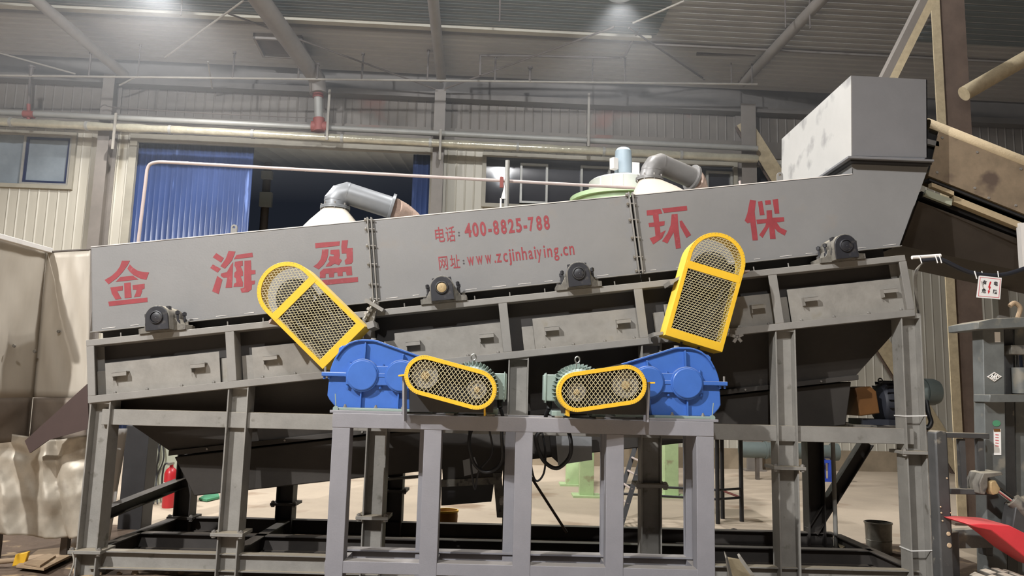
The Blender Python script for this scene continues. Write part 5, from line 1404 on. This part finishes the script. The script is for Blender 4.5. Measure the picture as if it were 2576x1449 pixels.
# ================================================================== behind the machine: fan tower, ladder, pipes
tc = W(1568, 500, 12.8); rimz = W(1568, 478, 11.95).z
t = thing('dust_tower', 'pale green dust tower with a grey fan housing and motor on top', 'dust collector', V((tc.x, 12.8, 0)))
c = V((tc.x, 12.8, 0))
mb = MB(); mb.lathe(c, (0, 0, 1), [(1.9, 0.0), (1.9, 0.16), (3.2, 0.86), (rimz - 0.02, 0.86), (rimz - 0.02, 0.93), (rimz + 0.05, 0.93), (rimz + 0.06, 0.0)], 56); mb.build('tank', M['green'], t)
zdr = W(1568, 437, 12.2).z
mb = MB(); mb.lathe(c, (0, 0, 1), [(rimz + 0.06, 0.0), (rimz + 0.06, 0.66), (rimz + 0.12, 0.60), (zdr, 0.60), (zdr + 0.03, 0.56), (zdr + 0.04, 0.0)], 48); mb.build('fan_housing', M['fanbox'], t)
for a in (-1.75, -2.05, -2.4, -1.2):
    p = c + V((0.605 * math.cos(a), 0.605 * math.sin(a), 0)); mb = MB(); mb.box((p.x - 0.012, p.y - 0.01, rimz + 0.1), (p.x + 0.012, p.y + 0.01, zdr)); mb.build('seam_strip', M['bin'], t)
zm0 = zdr + 0.03; zm1 = W(1564, 369, 12.6).z
mb = MB(); mb.lathe(c + V((-0.02, -0.1, 0)), (0, 0, 1), [(zm0 - 0.03, 0.13), (zm0 + 0.1, 0.13), (zm0 + 0.1, 0.15), (zm1 - 0.16, 0.15), (zm1 - 0.16, 0.145), (zm1 - 0.05, 0.14), (zm1, 0.10), (zm1, 0)], 30); mb.build('fan_motor', M['fanmotor'], t)
mb = MB(); p = c + V((-0.19, -0.22, zm0 + 0.13)); mb.obox(p, V((-0.09, -0.07, 0)), V((0, 0.02, 0.2)), V((0.06, -0.09, 0))); mb.build('terminal_box', M['bin'], t, bevel=0.004)
mb = MB(); p = c + V((0.12, -0.2, zm0)); mb.obox(p, V((0.13, 0.02, 0)), V((0, 0, 0.30)), V((0, 0.02, 0))); mb.build('bracket_plate', M['bin'], t)
legs = [WZ(1440, 1222), WZ(1476, 1251), WZ(1690, 1252), WZ(1660, 1225)]
for p in legs:
    mb = MB(); mb.box((p.x - 0.11, p.y, 0), (p.x + 0.11, p.y + 0.2, 3.3)); mb.build('leg', M['greenpost'], t, bevel=0.004)
    mb = MB(); mb.box((p.x - 0.22, p.y - 0.1, 0), (p.x + 0.22, p.y + 0.3, 0.03)); mb.build('foot_plate', M['greenpost'], t)
t = thing('ladder', 'dark leaning ladder behind the stand\'s right openings', 'ladder', WZ(1556, 1345))
r1a, r1b = WZ(1556, 1345), W(1632, 1095, 9.9)
r2a, r2b = r1a + V((-0.02, 0.55, 0)), r1b + V((-0.02, 0.55, 0))
for a, b in ((r1a, r1b), (r2a, r2b)):
    mb = MB(); w = V((0.06, 0, 0)); mb.obox(a - w / 2, w, yY * 0.03, b - a); mb.build('rail', M['black'], t)
for k in range(1, 7):
    f = k / 7; mb = MB(); mb.cyl(r1a.lerp(r1b, f), r2a.lerp(r2b, f), 0.014, n=8); mb.build('rung', M['pink'], t)
t = thing('pipe_table', 'dark open pipe frame standing behind the stand\'s right leg', 'pipe frame', WZ(1835, 1310))
zt3 = W(1802, 1105, 9.3).z
ps = [WZ(1806, 1318), WZ(1818, 1305), WZ(1866, 1312)]
for p in ps:
    mb = MB(); mb.cyl(p, V((p.x, p.y, zt3)), 0.028, n=10); mb.build('leg', M['black'], t)
for y in (1233, 1256):
    za = W(1806, y, ps[0].y).z
    mb = MB(); mb.cyl(V((ps[0].x, ps[0].y, za)), V((ps[2].x, ps[2].y, za)), 0.016, n=8); mb.build('cross_bar', M['black'], t)
    q = W(1568, y - 2, ps[0].y + 0.3); mb = MB(); mb.cyl(V((ps[0].x, ps[0].y, za)), V((q.x, q.y, za)), 0.016, n=8); mb.build('cross_bar', M['black'], t)
mb = MB(); q = V((ps[2].x, ps[2].y, W(1862, 1252, ps[2].y).z)); mb.cyl(V((ps[1].x, ps[1].y, W(1818, 1234, ps[1].y).z)), q, 0.014, n=8); mb.build('cross_bar', M['redpipe'], t)
mb = MB(); mb.box((ps[0].x - 0.1, ps[0].y - 0.1, zt3), (ps[2].x + 0.1, ps[1].y + 0.4, zt3 + 0.03)); mb.build('top_plate', M['black'], t)
# blower on a blue stand far back
bp = WZ(2072, 1212)
t = thing('blower', 'grey green blower lying on a low blue stand far behind the columns', 'blower', bp)
yb = bp.y
c0, c1 = W(1866, 1132, yb), W(2050, 1135, yb)
z_ = W(2072, 1137, yb).z
mb = MB(); mb.cyl(V((c0.x, yb + 0.1, z_)), V((c1.x, yb + 0.1, z_)), 0.155, n=24); mb.build('tube', M['motorgreen'], t)
mb = MB(); a = W(1930, 1132, yb); mb.cyl(V((a.x - 0.02, yb + 0.1, z_)), V((a.x + 0.02, yb + 0.1, z_)), 0.175, n=24); mb.build('joint_ring', M['motorgreen'], t)
mb = MB(); a, b = W(2050, 1135, yb).x, W(2112, 1135, yb).x; mb.lathe(V((a, yb + 0.1, z_)), (1, 0, 0), [(0, 0), (0, 0.13), (b - a - 0.12, 0.13), (b - a - 0.12, 0.17), (b - a, 0.17), (b - a, 0)], 24); mb.build('motor', M['motorgreen'], t)
x0, x1 = W(2050, 1200, yb).x, W(2094, 1200, yb).x; zt4 = W(2072, 1157, yb).z
for yy in (yb, yb + 0.3):
    mb = MB()
    mb.box((x0, yy, 0), (x0 + 0.06, yy + 0.06, zt4)); mb.box((x1 - 0.06, yy, 0), (x1, yy + 0.06, zt4)); mb.box((x0 + 0.06, yy, zt4 - 0.06), (x1 - 0.06, yy + 0.06, zt4)); mb.box((x0 + 0.06, yy, 0), (x1 - 0.06, yy + 0.06, 0.06)); mb.build('stand_frame', M['blueframe'], t)
mb = MB(); mb.box((c0.x + 0.3, yb + 0.05, 0), (c0.x + 0.36, yb + 0.15, z_ - 0.1)); mb.build('prop', M['rod'], t)
def sack(px, py, w, h, label):
    c = WZ(px, py)
    mb = MB()
    def fn(u, v):
        a, b = 2 * PI * u, PI * v
        s = lambda q, e: math.copysign(abs(q) ** e, q)
        k = 1 + 0.12 * dN(u * 5 + px, v * 4)
        return c + V((w * k * s(math.cos(a), 0.6) * s(math.sin(b), 0.6), w * 0.7 * k * s(math.sin(a), 0.6) * s(math.sin(b), 0.6), h * (1 + s(math.cos(b), 0.7) * k)))
    mb.grid(fn, 16, 10); bmesh.ops.remove_doubles(mb.b, verts=mb.b.verts, dist=1e-5)
    tag(mb.build('sack', M['sack'], angle=80), label, 'sack', 'sacks by the back wall')
sack(1845, 1172, 0.16, 0.08, 'small slumped grey sack at the wall, left of a bigger one behind the pipe frame')
sack(1895, 1174, 0.42, 0.12, 'large slumped grey sack on the floor below the grey green blower tube')
sack(1965, 1172, 0.30, 0.08, 'flat grey sack on the floor right of the large slumped one')
b = WZ(2212, 1393)
t = thing('metal_drum', 'small open metal drum standing on the floor beside the rightmost column', 'drum', b)
mb = MB(); mb.lathe(b, (0, 0, 1), [(0, 0), (0, 0.125), (0.14, 0.128), (0.145, 0.133), (0.15, 0.128), (0.25, 0.132), (0.32, 0.136), (0.32, 0.130), (0.03, 0.118), (0.03, 0)], 30); mb.build('body', M['bucket'], t)
mb = MB(); mb.lathe(b, (0, 0, 1), [(0.316, 0.134), (0.316, 0.142), (0.33, 0.142), (0.33, 0.128)], 30); mb.build('rim', M['bucket'], t)
p = WZ(2103, 1367, 0.14); mb = MB(); mb.cyl(V((p.x, p.y, 0.02)), V((p.x, p.y, W(2103, 1100, p.y).z)), 0.022, n=12); tag(mb.build('upright_pipe', M['pipe']), 'thin grey upright pipe standing before the dark diagonal brace', 'pipe')
mb = MB(); mb.tube(smooth([WZ(1800, 1352, .06), WZ(1960, 1352, .06), WZ(2060, 1352, .06), WZ(2140, 1392, .06), WZ(2230, 1424, .06), WZ(2300, 1462, .06)], 8), 0.055, 14); tag(mb.build('floor_hose', M['column']), 'thick grey hose lying on the floor between the right columns', 'hose')
mb = MB(); mb.tube(smooth([WZ(1700, 1372, .04), WZ(1900, 1374, .04), WZ(2090, 1378, .04)], 8), 0.03, 12); tag(mb.build('floor_hose', M['rubber']), 'thin black hose lying on the floor behind the stand\'s right leg', 'hose')
c = WZ(1858, 1372, 0.04); mb = MB()
for k in range(5):
    pts = [c + V((0.10 * math.cos(a) * (1 + 0.1 * math.sin(a * 3 + k)), 0.08 * math.sin(a), 0.03 + 0.025 * k + 0.02 * math.sin(a * 2 + k))) for a in [2 * PI * q / 20 for q in range(21)]]
    mb.tube(pts, 0.014, 8, caps=False)
tag(mb.build('cable_coil', M['rubber']), 'small tangled coil of black cable on the floor right of the stand', 'cable')
slab([(2108, 1372), (2135, 1362), (2145, 1370), (2118, 1384)], 0.02, 'steel_plate', 'dusted', 'small dusty plate at the foot of the thin upright pipe', 'plate', 0.12)
t = thing('channel_piece', 'short dusty steel channel standing askew in the bottom foreground right of the stand', 'channel', WZ(1860, 1462))
mb = MB(); a, b, c, d = W(1829, 1404, 6.1), W(1862, 1410, 6.2), W(1902, 1470, 5.95), W(1846, 1470, 5.85)
mb.prism([a, b, c, d], V((0, 0.012, 0.008))); mb.build('web', M['dusted'], t)
mb = MB(); mb.prism([W(1827, 1400, 6.08), W(1831, 1404, 6.1), W(1848, 1470, 5.85), W(1838, 1470, 5.8)], V((0, 0.06, 0.03))); mb.build('flange', M['frame'], t)
mb = MB(); mb.prism([W(1860, 1408, 6.2), W(1865, 1406, 6.2), W(1910, 1470, 5.95), W(1900, 1470, 5.95)], V((0, 0.06, 0.03))); mb.build('flange', M['frame'], t)

# ================================================================== right side: gear motor, conveyor, hall column, cables
mt = thing('gear_motor', 'dark gear motor with an orange coupling cover beside the rightmost column', 'motor', W(2215, 1078, 7.3))
cz = W(2240, 1015, 7.3).z; ym = 7.35
X = lambda px: W(px, 1015, 7.35).x
mb = MB(); mb.lathe(V((X(2200), ym, cz)), (1, 0, 0), [(0, 0), (0, 0.10), (0.03, 0.17), (0.08, 0.195), (X(2290) - X(2200), 0.195), (X(2290) - X(2200), 0)], 30); mb.build('body', M['motorblack'], mt)
for k in range(11):
    a = rad(-10) + rad(200) * k / 10; dd = V((0, math.cos(a), math.sin(a))); w = V((0, -math.sin(a), math.cos(a))) * 0.003
    mb = MB(); mb.obox(V((X(2212), ym, cz)) + dd * 0.19 - w, V((X(2284) - X(2212), 0, 0)), w * 2, dd * 0.028); mb.build('cooling_fin', M['motorblack'], mt)
mb = MB(); mb.lathe(V((X(2285), ym, W(2340, 986, 7.35).z)), (1, 0, 0), [(0, 0.0), (0, 0.115), (0.15, 0.115), (0.15, 0.128), (0.24, 0.128), (0.285, 0.11), (0.305, 0.07), (0.305, 0)], 32); mb.build('fan_cowl', M['motorgreen'], mt)
mb = MB(); ppoly(mb, [(2150, 975), (2190, 972), (2205, 985), (2214, 1040), (2165, 1047)], 7.14, 7.5); mb.build('coupling_cover', M['orange'], mt, bevel=0.01)
e = V((X(2204), ym - 0.1, cz + 0.215)); mb = MB(); mb.tube([e + V((0.02 * math.cos(q), 0, 0.02 * math.sin(q))) for q in [2 * PI * k / 14 for k in range(15)]], 0.006, 8, caps=False); mb.build('eye_bolt', M['black'], mt)
mb = MB(); mb.box((X(2150), 7.2, zt), (X(2268), 7.5, cz - 0.15)); mb.build('base', M['motorblack'], mt)
mb = MB(); mb.box((X(2120), 7.1, zt - 0.03), (X(2290), 7.6, zt)); mb.build('base_plate', M['bearbody'], mt)
cable([W(2330, 1008, 7.2), W(2336, 1040, 7.15), W(2342, 1062, 7.1), W(2334, 1076, 7.1), W(2322, 1070, 7.12)], 0.022, 'short thick dark cable bending under the dark gear motor\'s fan cowl')
for (x0, y0, x1, y1, lab) in ((2268, 1046, 2328, 1049, 'white cable tie around the rightmost column level with the gear motor'), (2276, 1382, 2342, 1392, 'white wire tied around the foot of the rightmost column')):
    cc = V((colx[6], YM + 0.10, W((x0 + x1) / 2, (y0 + y1) / 2, YM).z)); mb = MB()
    o_ = [cc + V((sx * 0.094, sy * 0.094, 0.004 * sx)) for sx, sy in ((-1, -1), (1, -1), (1, 1), (-1, 1))]; i_ = [cc + V((sx * 0.089, sy * 0.089, 0.004 * sx)) for sx, sy in ((-1, -1), (1, -1), (1, 1), (-1, 1))]
    mb.ring(o_, i_, V((0, 0, 0.009))); tag(mb.build('cable_tie', M['white']), lab, 'cable tie', 'ties on the rightmost column')

cv = thing('belt_conveyor', 'dusty enclosed belt conveyor slanting down to the right from the feed box', 'conveyor', W(2700, 900, 7.6))
ext = lambda p0, p1, x: (x, p0[1] + (p1[1] - p0[1]) * (x - p0[0]) / (p1[0] - p0[0]))
CY0, CY1 = 7.0, 8.2
XE = 2860
A1, A2 = (2362, 329), ext((2362, 329), (2576, 415), XE)
B1, B2 = (2336, 442), ext((2336, 442), (2576, 538), XE)
mb = MB(); ppoly(mb, [(2362, 329), A2, B2, B1, (2345, 403)], CY0, CY0 + 0.01); sp_ = mb.build('side_plate', M['conv'], cv)
for (x, y) in ((2370, 347), (2357, 434), (2452, 473), (2458, 383), (2555, 517), (2568, 425), (2487, 498)):
    mb = MB(); mb.lathe(W(x, y, CY0), (0, -1, 0), [(0, 0.014), (0.008, 0.012), (0.01, 0)], 8); mb.build('bolt_head', M['bolt'], sp_)
mb = MB(); ppoly(mb, [(2362, 329), A2, B2, B1, (2345, 403)], CY1 - 0.01, CY1); mb.build('side_plate', M['conv'], cv)
# barrel cover
p, q = W(2338, 322, CY0), W(A2[0], A2[1], CY0)
mb = MB()
n = 14
upv = (q - p).cross(yY).normalized()
if upv.z < 0: upv = -upv
def cov(u, v):
    a = PI * v
    return p.lerp(q, u) + yY * ((CY1 - CY0) / 2 * (1 - math.cos(a))) + upv * (0.20 * math.sin(a) ** 0.6)
mb.grid(cov, 2, 20); mb.build('barrel_cover', M['convtop'], cv, solid=0.008, angle=50)
c = W(2340, 372, CY0) + yY * 0.05; mb = MB(); mb.cyl(c, c + yY * 1.05, 0.20, n=32); mb.build('head_drum', M['rubber'], cv)
mb = MB(); a, b = W(2328, 348, CY0), W(2362, 356, CY0); mb.obox(a, b - a, yY * 0.04, V((0, 0, -0.05))); mb.build('drum_bar', M['duct2'], cv)
def strip(y_off0, y_off1, Y0, Y1, m, name, xs=2338):
    f = lambda x, o: (x, ext(B1, B2, x)[1] + o)
    mb = MB(); ppoly(mb, [f(xs, y_off0), f(XE, y_off0), f(XE, y_off1), f(xs, y_off1)], Y0, Y1); mb.build(name, M[m], cv)
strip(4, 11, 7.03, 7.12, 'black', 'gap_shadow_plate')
strip(14, 40, 7.02, 7.10, 'convtop', 'stringer_beam', 2400)
strip(14, 24, 7.02, 7.08, 'convtop', 'stringer_lip', 2344)
strip(34, 48, 7.03, 7.11, 'palewall', 'stringer_patch', 2330) if False else None
mb = MB(); ppoly(mb, [(2331, 477), (2396, 501), (2394, 517), (2326, 491)], 7.02, 7.06); mb.build('patch_plate', M['palewall'], cv)
strip(46, 62, 7.12, 8.1, 'rubber', 'return_belt', 2318)
mb = MB(); f = [W(2310, 506, 7.1), W(XE, ext((2310, 506), (2571, 604), XE)[1], 7.1), W(XE, 745, 7.35), W(2268, 618, 7.35)]
g = [V((q.x, 8.15, q.z)) for q in f]; mb.hexa(f + g); mb.build('belly_pan', M['belly'], cv)
mb = MB(); mb.box((W(2569, 600, 6.98).x, 6.98, W(2569, 672, 6.98).z), (W(2590, 600, 6.98).x, 7.04, W(2569, 560, 6.98).z)); mb.build('hanger_post', M['bin'], cv)
for x in (2690, 2850):
    c = W(x, 640, 7.1); mb = MB()
    for yy in (7.05, 8.1): mb.box((c.x - 0.06, yy, 0), (c.x + 0.06, yy + 0.1, c.z + 0.4))
    mb.build('support_leg', M['frame'], cv)

hc = WZ(2411, 1319)
t = thing('steel_column', 'massive dusty brown steel column between the conveyor and the forklift mast', 'column', V((hc.x + 0.25, hc.y + 0.2, 0)))
mb = MB(); mb.box((hc.x, hc.y, 0), (hc.x + 0.125, hc.y + 0.02, 9.35)); mb.build('dusty_flange', M['dusted'], t)
mb = MB(); mb.box((hc.x + 0.125, hc.y + 0.02, 0), (hc.x + 0.48, hc.y + 0.215, 9.35)); mb.box((hc.x + 0.48, hc.y + 0.02, 0), (hc.x + 0.50, hc.y + 0.45, 9.35)); mb.build('web', M['dustcol'], t)
mb = MB(); mb.box((hc.x - 0.1, hc.y - 0.1, 0), (hc.x + 0.6, hc.y + 0.55, 0.03)); mb.build('base_plate', M['dustcol'], t)
t = thing('diagonal_brace', 'dusty steel brace rising behind the feed box to the roof', 'brace', W(2240, 200, 9.4))
p, q = W(2215, 245, 9.4), W(2352, -30, 9.4)
sd = (q - p).cross(yY).normalized()
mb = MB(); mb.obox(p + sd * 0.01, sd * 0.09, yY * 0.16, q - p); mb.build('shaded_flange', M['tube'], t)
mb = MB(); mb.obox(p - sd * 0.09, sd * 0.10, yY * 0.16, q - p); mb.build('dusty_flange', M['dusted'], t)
mb = MB(); mb.cyl(W(2425, 236, 10.2), W(2700, 78, 10.2), 0.105, n=22); tag(mb.build('dusty_pipe', M['dusted']), 'thick dusty beige pipe ending at the massive brown column', 'pipe')
t = thing('diagonal_brace', 'long dusty brace slanting down the wall from behind the feed box to the gear motor', 'brace', WW(2418, 1195, 0.3))
p, q = WW(1864, 312, 0.2), WW(2418, 1195, 0.2)
q = p + (q - p) * (p.z / (p.z - q.z))
sd = (q - p).cross(wM).normalized()
mb = MB(); mb.obox(p - sd * 0.18 + wM * 0.14, sd * 0.36, wM * 0.02, q - p); mb.build('face_flange', M['dusted'], t)
mb = MB(); mb.obox(p - sd * 0.01, sd * 0.02, wM * 0.14, q - p); mb.obox(p - sd * 0.18, sd * 0.36, wM * 0.015, q - p); mb.build('web', M['dustcol'], t)

# cables and the warning sign
t = thing('cable_bundle', 'grey black bundle of cables running from the frame corner past the warning sign', 'cable', W(2440, 690, 6.5))
mb = MB(); mb.tube(smooth([W(2318, 655, 6.45), W(2350, 652, 6.45), W(2372, 655, 6.45), W(2430, 682, 6.5), W(2478, 692, 6.55), W(2530, 690, 6.6), W(2600, 668, 6.7)], 8), 0.020, 12); mb.build('sleeve', M['motorblack'], t)
for k in range(4):
    mb = MB(); o = 3 * k
    mb.tube(smooth([W(2340 - o, 654, 6.46 + 0.01 * k), W(2318 - o, 664 + o, 6.46), W(2306 - o * 0.6, 690, 6.47), W(2306 - o * 0.5, 730, 6.55), W(2312, 800, 6.62)], 6), 0.007, 8); mb.build('loose_wire', M['bearbody'], t)
mb = MB(); mb.cyl(W(2294, 648, 6.44), W(2366, 643, 6.44), 0.016, n=12); mb.build('white_tube', M['bin'], t)
for x in (2312, 2352, 2362, 2450):
    mb = MB(); y = 645 if x < 2400 else 684; c = W(x, y + 5, 6.44); mb.cyl(c + V((-0.006, -0.02, 0.022)), c + V((0.01, -0.02, -0.045)), 0.005, n=6); mb.build('tie', M['white'], t)
t = thing('warning_sign', 'white electric hazard sign with a red bolt hanging from the cable bundle', 'sign', W(2488, 752, 6.52))
sg = [W(2463, 693, 6.52), W(2520, 699, 6.52), W(2516, 753, 6.52), W(2457, 748, 6.52)]
mb = MB(); mb.prism(sg, yY * 0.006); mb.build('board', M['white'], t)
def SGN(u, v, dy=-0.0015):
    return sg[0].lerp(sg[1], u).lerp(sg[3].lerp(sg[2], u), v) + yY * dy
o_ = [SGN(u, v) for u, v in ((.05, .06), (.95, .06), (.95, .94), (.05, .94))]; i_ = [SGN(u, v) for u, v in ((.075, .085), (.925, .085), (.925, .915), (.075, .915))]
mb = MB(); mb.ring(o_, i_, yY * 0.001); mb.build('border', M['pinkline'], t)
for ch, u0, v0 in (('有', .18, .18), ('危', .18, .56), ('电', .66, .18), ('险', .66, .56)):
    mb = MB(); put_glyph(mb, ch, lambda x, y, u0=u0, v0=v0: SGN(u0 + x * 0.19, v0 + 0.20 - y * 0.22), 0.03); mb.build('lettering', M['ink'], t)
mb = MB(); mb.prism([SGN(u, v) for u, v in ((.50, .22), (.56, .24), (.51, .44), (.56, .47), (.50, .66), (.54, .68), (.47, .80), (.44, .62), (.475, .645), (.485, .53), (.44, .50))], yY * 0.001); mb.build('bolt_symbol', M['signred'], t)
for x in (2472, 2512):
    mb = MB(); mb.cyl(W(x, 697, 6.53), W(x - 2, 682, 6.53), 0.004, n=6); mb.build('tie', M['white'], t)

# ================================================================== forklift at the right edge
fk = thing('forklift', 'dusty black forklift with a red fender standing at the right edge of the floor', 'forklift', V((W(2540, 1449, 5.0).x, 5.1, 0)))
def fbx(name, m, x0, y0, x1, y1, Y0, Y1, bevel=0.004, parent=fk):
    mb = MB(); pbox(mb, x0, y0, x1, y1, Y0, Y1); return mb.build(name, M[m], parent, bevel=bevel)
def fpl(name, m, pts, Y0, Y1, bevel=0.004, parent=fk):
    mb = MB(); ppoly(mb, pts, Y0, Y1); return mb.build(name, M[m], parent, bevel=bevel)
ms = fpl('mast_channel', 'mast', [(2472, 826), (2526, 826), (2534, 1449), (2500, 1460), (2486, 1449)], 5.1, 5.22)
fpl('mast_channel', 'fork', [(2526, 826), (2548, 826), (2560, 1449), (2534, 1449)], 5.2, 5.3)
fpl('mast_channel', 'mast', [(2552, 826), (2640, 826), (2650, 1460), (2560, 1460)], 5.25, 5.34)
fpl('top_plate', 'mast', [(2461, 810), (2500, 801), (2640, 796), (2640, 820), (2475, 829), (2462, 828)], 5.0, 5.35)
fpl('cross_plate', 'mast', [(2490, 993), (2640, 992), (2640, 1011), (2490, 1012)], 5.02, 5.2)
# emblem on the mast
def EMB(u, v): return W(2484 + u * 36, 936 + v * 24, 5.092)
o_ = [EMB(0.0, .5), EMB(.5, 0), EMB(1, .45), EMB(.5, 1)]; c_ = EMB(.5, .5)
mb = MB(); mb.ring(o_, [p.lerp(c_, 0.2) for p in o_], yY * 0.012); em = mb.build('emblem', M['bin'], ms)
for (a, b) in (((.22, .62), (.38, .3)), ((.3, .75), (.45, .45)), ((.45, .8), (.55, .2)), ((.6, .75), (.66, .3)), ((.66, .3), (.8, .5)), ((.42, .5), (.62, .5))):
    mb = MB(); mb.cyl(EMB(*a), EMB(*b), 0.004, n=6); mb.build('emblem_stroke', M['bin'], em)
for (x0, y0, x1, y1, m) in ((2502, 835, 2516, 861, 'white'), (2500, 1079, 2518, 1145, 'white'), (2500, 1079, 2516, 1086, 'orange')):
    mb = MB(); yq = 5.096 if m == 'white' else 5.094; mb.prism([W(x0, y0, yq), W(x1, y0, yq), W(x1 + 1, y1, yq), W(x0 + 1, y1, yq)], yY * 0.003); mb.build('label', M[m], ms, label='white warning label' if m == 'white' else 'orange label head')
for k in range(5):
    mb = MB(); a = W(2504, 1092 + k * 7, 5.094); mb.obox(a, V((0.022, 0, -0.002)), yY * 0.001, V((0, 0, -0.006))); mb.build('label_print', M['pinkline'], ms)
mb = MB(); mb.prism([W(2507 + 10 * math.cos(a), 1065 + 8 * math.sin(a), 5.096) for a in [2 * PI * k / 20 for k in range(20)]], yY * 0.003); mb.build('label', M['greencloth'], ms, label='round green label')
fbx('lift_cylinder_cap', 'bearbody', 2544, 868, 2584, 892, 5.12, 5.24)
mb = MB(); mb.cyl(W(2564, 892, 5.18), W(2566, 930, 5.18), 0.024, n=18); mb.build('lift_rod', M['chrome'], fk)
mb = MB(); mb.cyl(W(2566, 925, 5.16), W(2570, 990, 5.16), 0.055, n=20); mb.build('lift_cylinder', M['mast'], fk)
mb = MB(); mb.tube(smooth([W(2540, 770, 5.4), W(2552, 762, 5.4), W(2566, 775, 5.4), W(2560, 800, 5.4)], 5), 0.016, 10); mb.build('hose_fitting', M['wood'], fk)
# load backrest: upright, bars
br = fpl('backrest_upright', 'fork', [(2352, 1088), (2360, 1083), (2380, 1085), (2384, 1092), (2402, 1449), (2396, 1480), (2372, 1480), (2368, 1449)], 4.9, 5.0, 0.01)
for (x, y, r) in ((2386, 1343, 0.014), (2388, 1372, 0.016), (2368, 1290, 0.006), (2366, 1275, 0.005), (2392, 1290, 0.005), (2382, 1203, 0.006), (2371, 1310, 0.006)):
    mb = MB(); mb.lathe(W(x, y, 4.897), (0, -1, 0), [(0, r), (0.004, r * 0.8), (0.006, 0)], 9); mb.build('paint_splash', M['stone'], br)
fbx('backrest_bar', 'fork', 2380, 1088, 2490, 1104, 5.0, 5.06)
fbx('backrest_bar', 'fork', 2392, 1229, 2500, 1246, 5.0, 5.06)
fpl('backrest_rod', 'fork', [(2414, 1104), (2428, 1104), (2434, 1232), (2420, 1232)], 5.02, 5.06)
fpl('backrest_rod', 'fork', [(2460, 1104), (2475, 1104), (2480, 1232), (2466, 1232)], 5.02, 5.06)
fpl('carriage_plate', 'mast', [(2400, 1334), (2500, 1328), (2500, 1378), (2412, 1380)], 5.02, 5.08)
fpl('carriage_side', 'fork', [(2394, 1340), (2412, 1338), (2416, 1480), (2398, 1480)], 4.96, 5.02)
fpl('carriage_foot', 'fork', [(2478, 1330), (2498, 1330), (2498, 1400), (2480, 1398)], 5.04, 5.12)
# tilt cylinder
mb = MB(); mb.cyl(W(2512, 1232, 4.95), W(2552, 1262, 4.92), 0.022, n=18); mb.build('tilt_rod', M['chrome'], fk)
mb = MB(); mb.cyl(W(2548, 1258, 4.92), W(2640, 1330, 4.85), 0.046, n=20); mb.build('tilt_cylinder', M['bearbody'], fk)
fpl('tilt_clevis', 'shaft', [(2492, 1212), (2505, 1208), (2518, 1230), (2512, 1242), (2498, 1246), (2492, 1235)], 4.92, 4.98, 0.006)
fpl('tilt_bracket', 'bearbody', [(2464, 1215), (2474, 1190), (2520, 1187), (2524, 1195), (2486, 1202), (2486, 1225), (2478, 1245), (2468, 1243)], 4.93, 5.08, 0.006)
fpl('body_side', 'fork', [(2556, 1270), (2640, 1240), (2640, 1460), (2566, 1360), (2545, 1340)], 4.88, 5.0, 0.01)
# fender
fd = [(2438, 1319), (2470, 1317), (2540, 1322), (2600, 1352), (2640, 1390), (2640, 1440), (2576, 1400), (2530, 1362), (2492, 1334), (2452, 1326)]
fpl('fender', 'redf', fd, 4.62, 4.9, 0.008)
# front wheel
wz = 0.31; wc = V((W(2500, 1449, 4.9).x, 4.78, wz + 0.0))
wh = MB(); wh.lathe(wc - yY * 0.11, (0, 1, 0), [(0.0, 0.17), (0.0, 0.25), (0.02, 0.285), (0.20, 0.285), (0.22, 0.25), (0.22, 0.17)], 44); tw = wh.build('tyre', M['tyre'], fk)
for k in range(26):
    a = 2 * PI * k / 26
    for sd_ in (0, 1):
        aa = a + (PI / 26 if sd_ else 0)
        dd = V((math.cos(aa), 0, math.sin(aa))); ww = V((-math.sin(aa), 0, math.cos(aa)))
        o_ = wc + dd * 0.272 + yY * (-0.112 if sd_ == 0 else 0.005) - ww * 0.024
        mb = MB(); mb.obox(o_, ww * 0.048, yY * 0.107, dd * 0.036); mb.build('tread_block', M['tyre'], tw, bevel=0.006)
mb = MB(); mb.lathe(wc - yY * 0.10, (0, 1, 0), [(0.0, 0.0), (0.0, 0.06), (0.03, 0.07), (0.05, 0.15), (0.0, 0.175), (0.01, 0.185)], 36); mb.build('wheel_rim', M['mast'], fk)
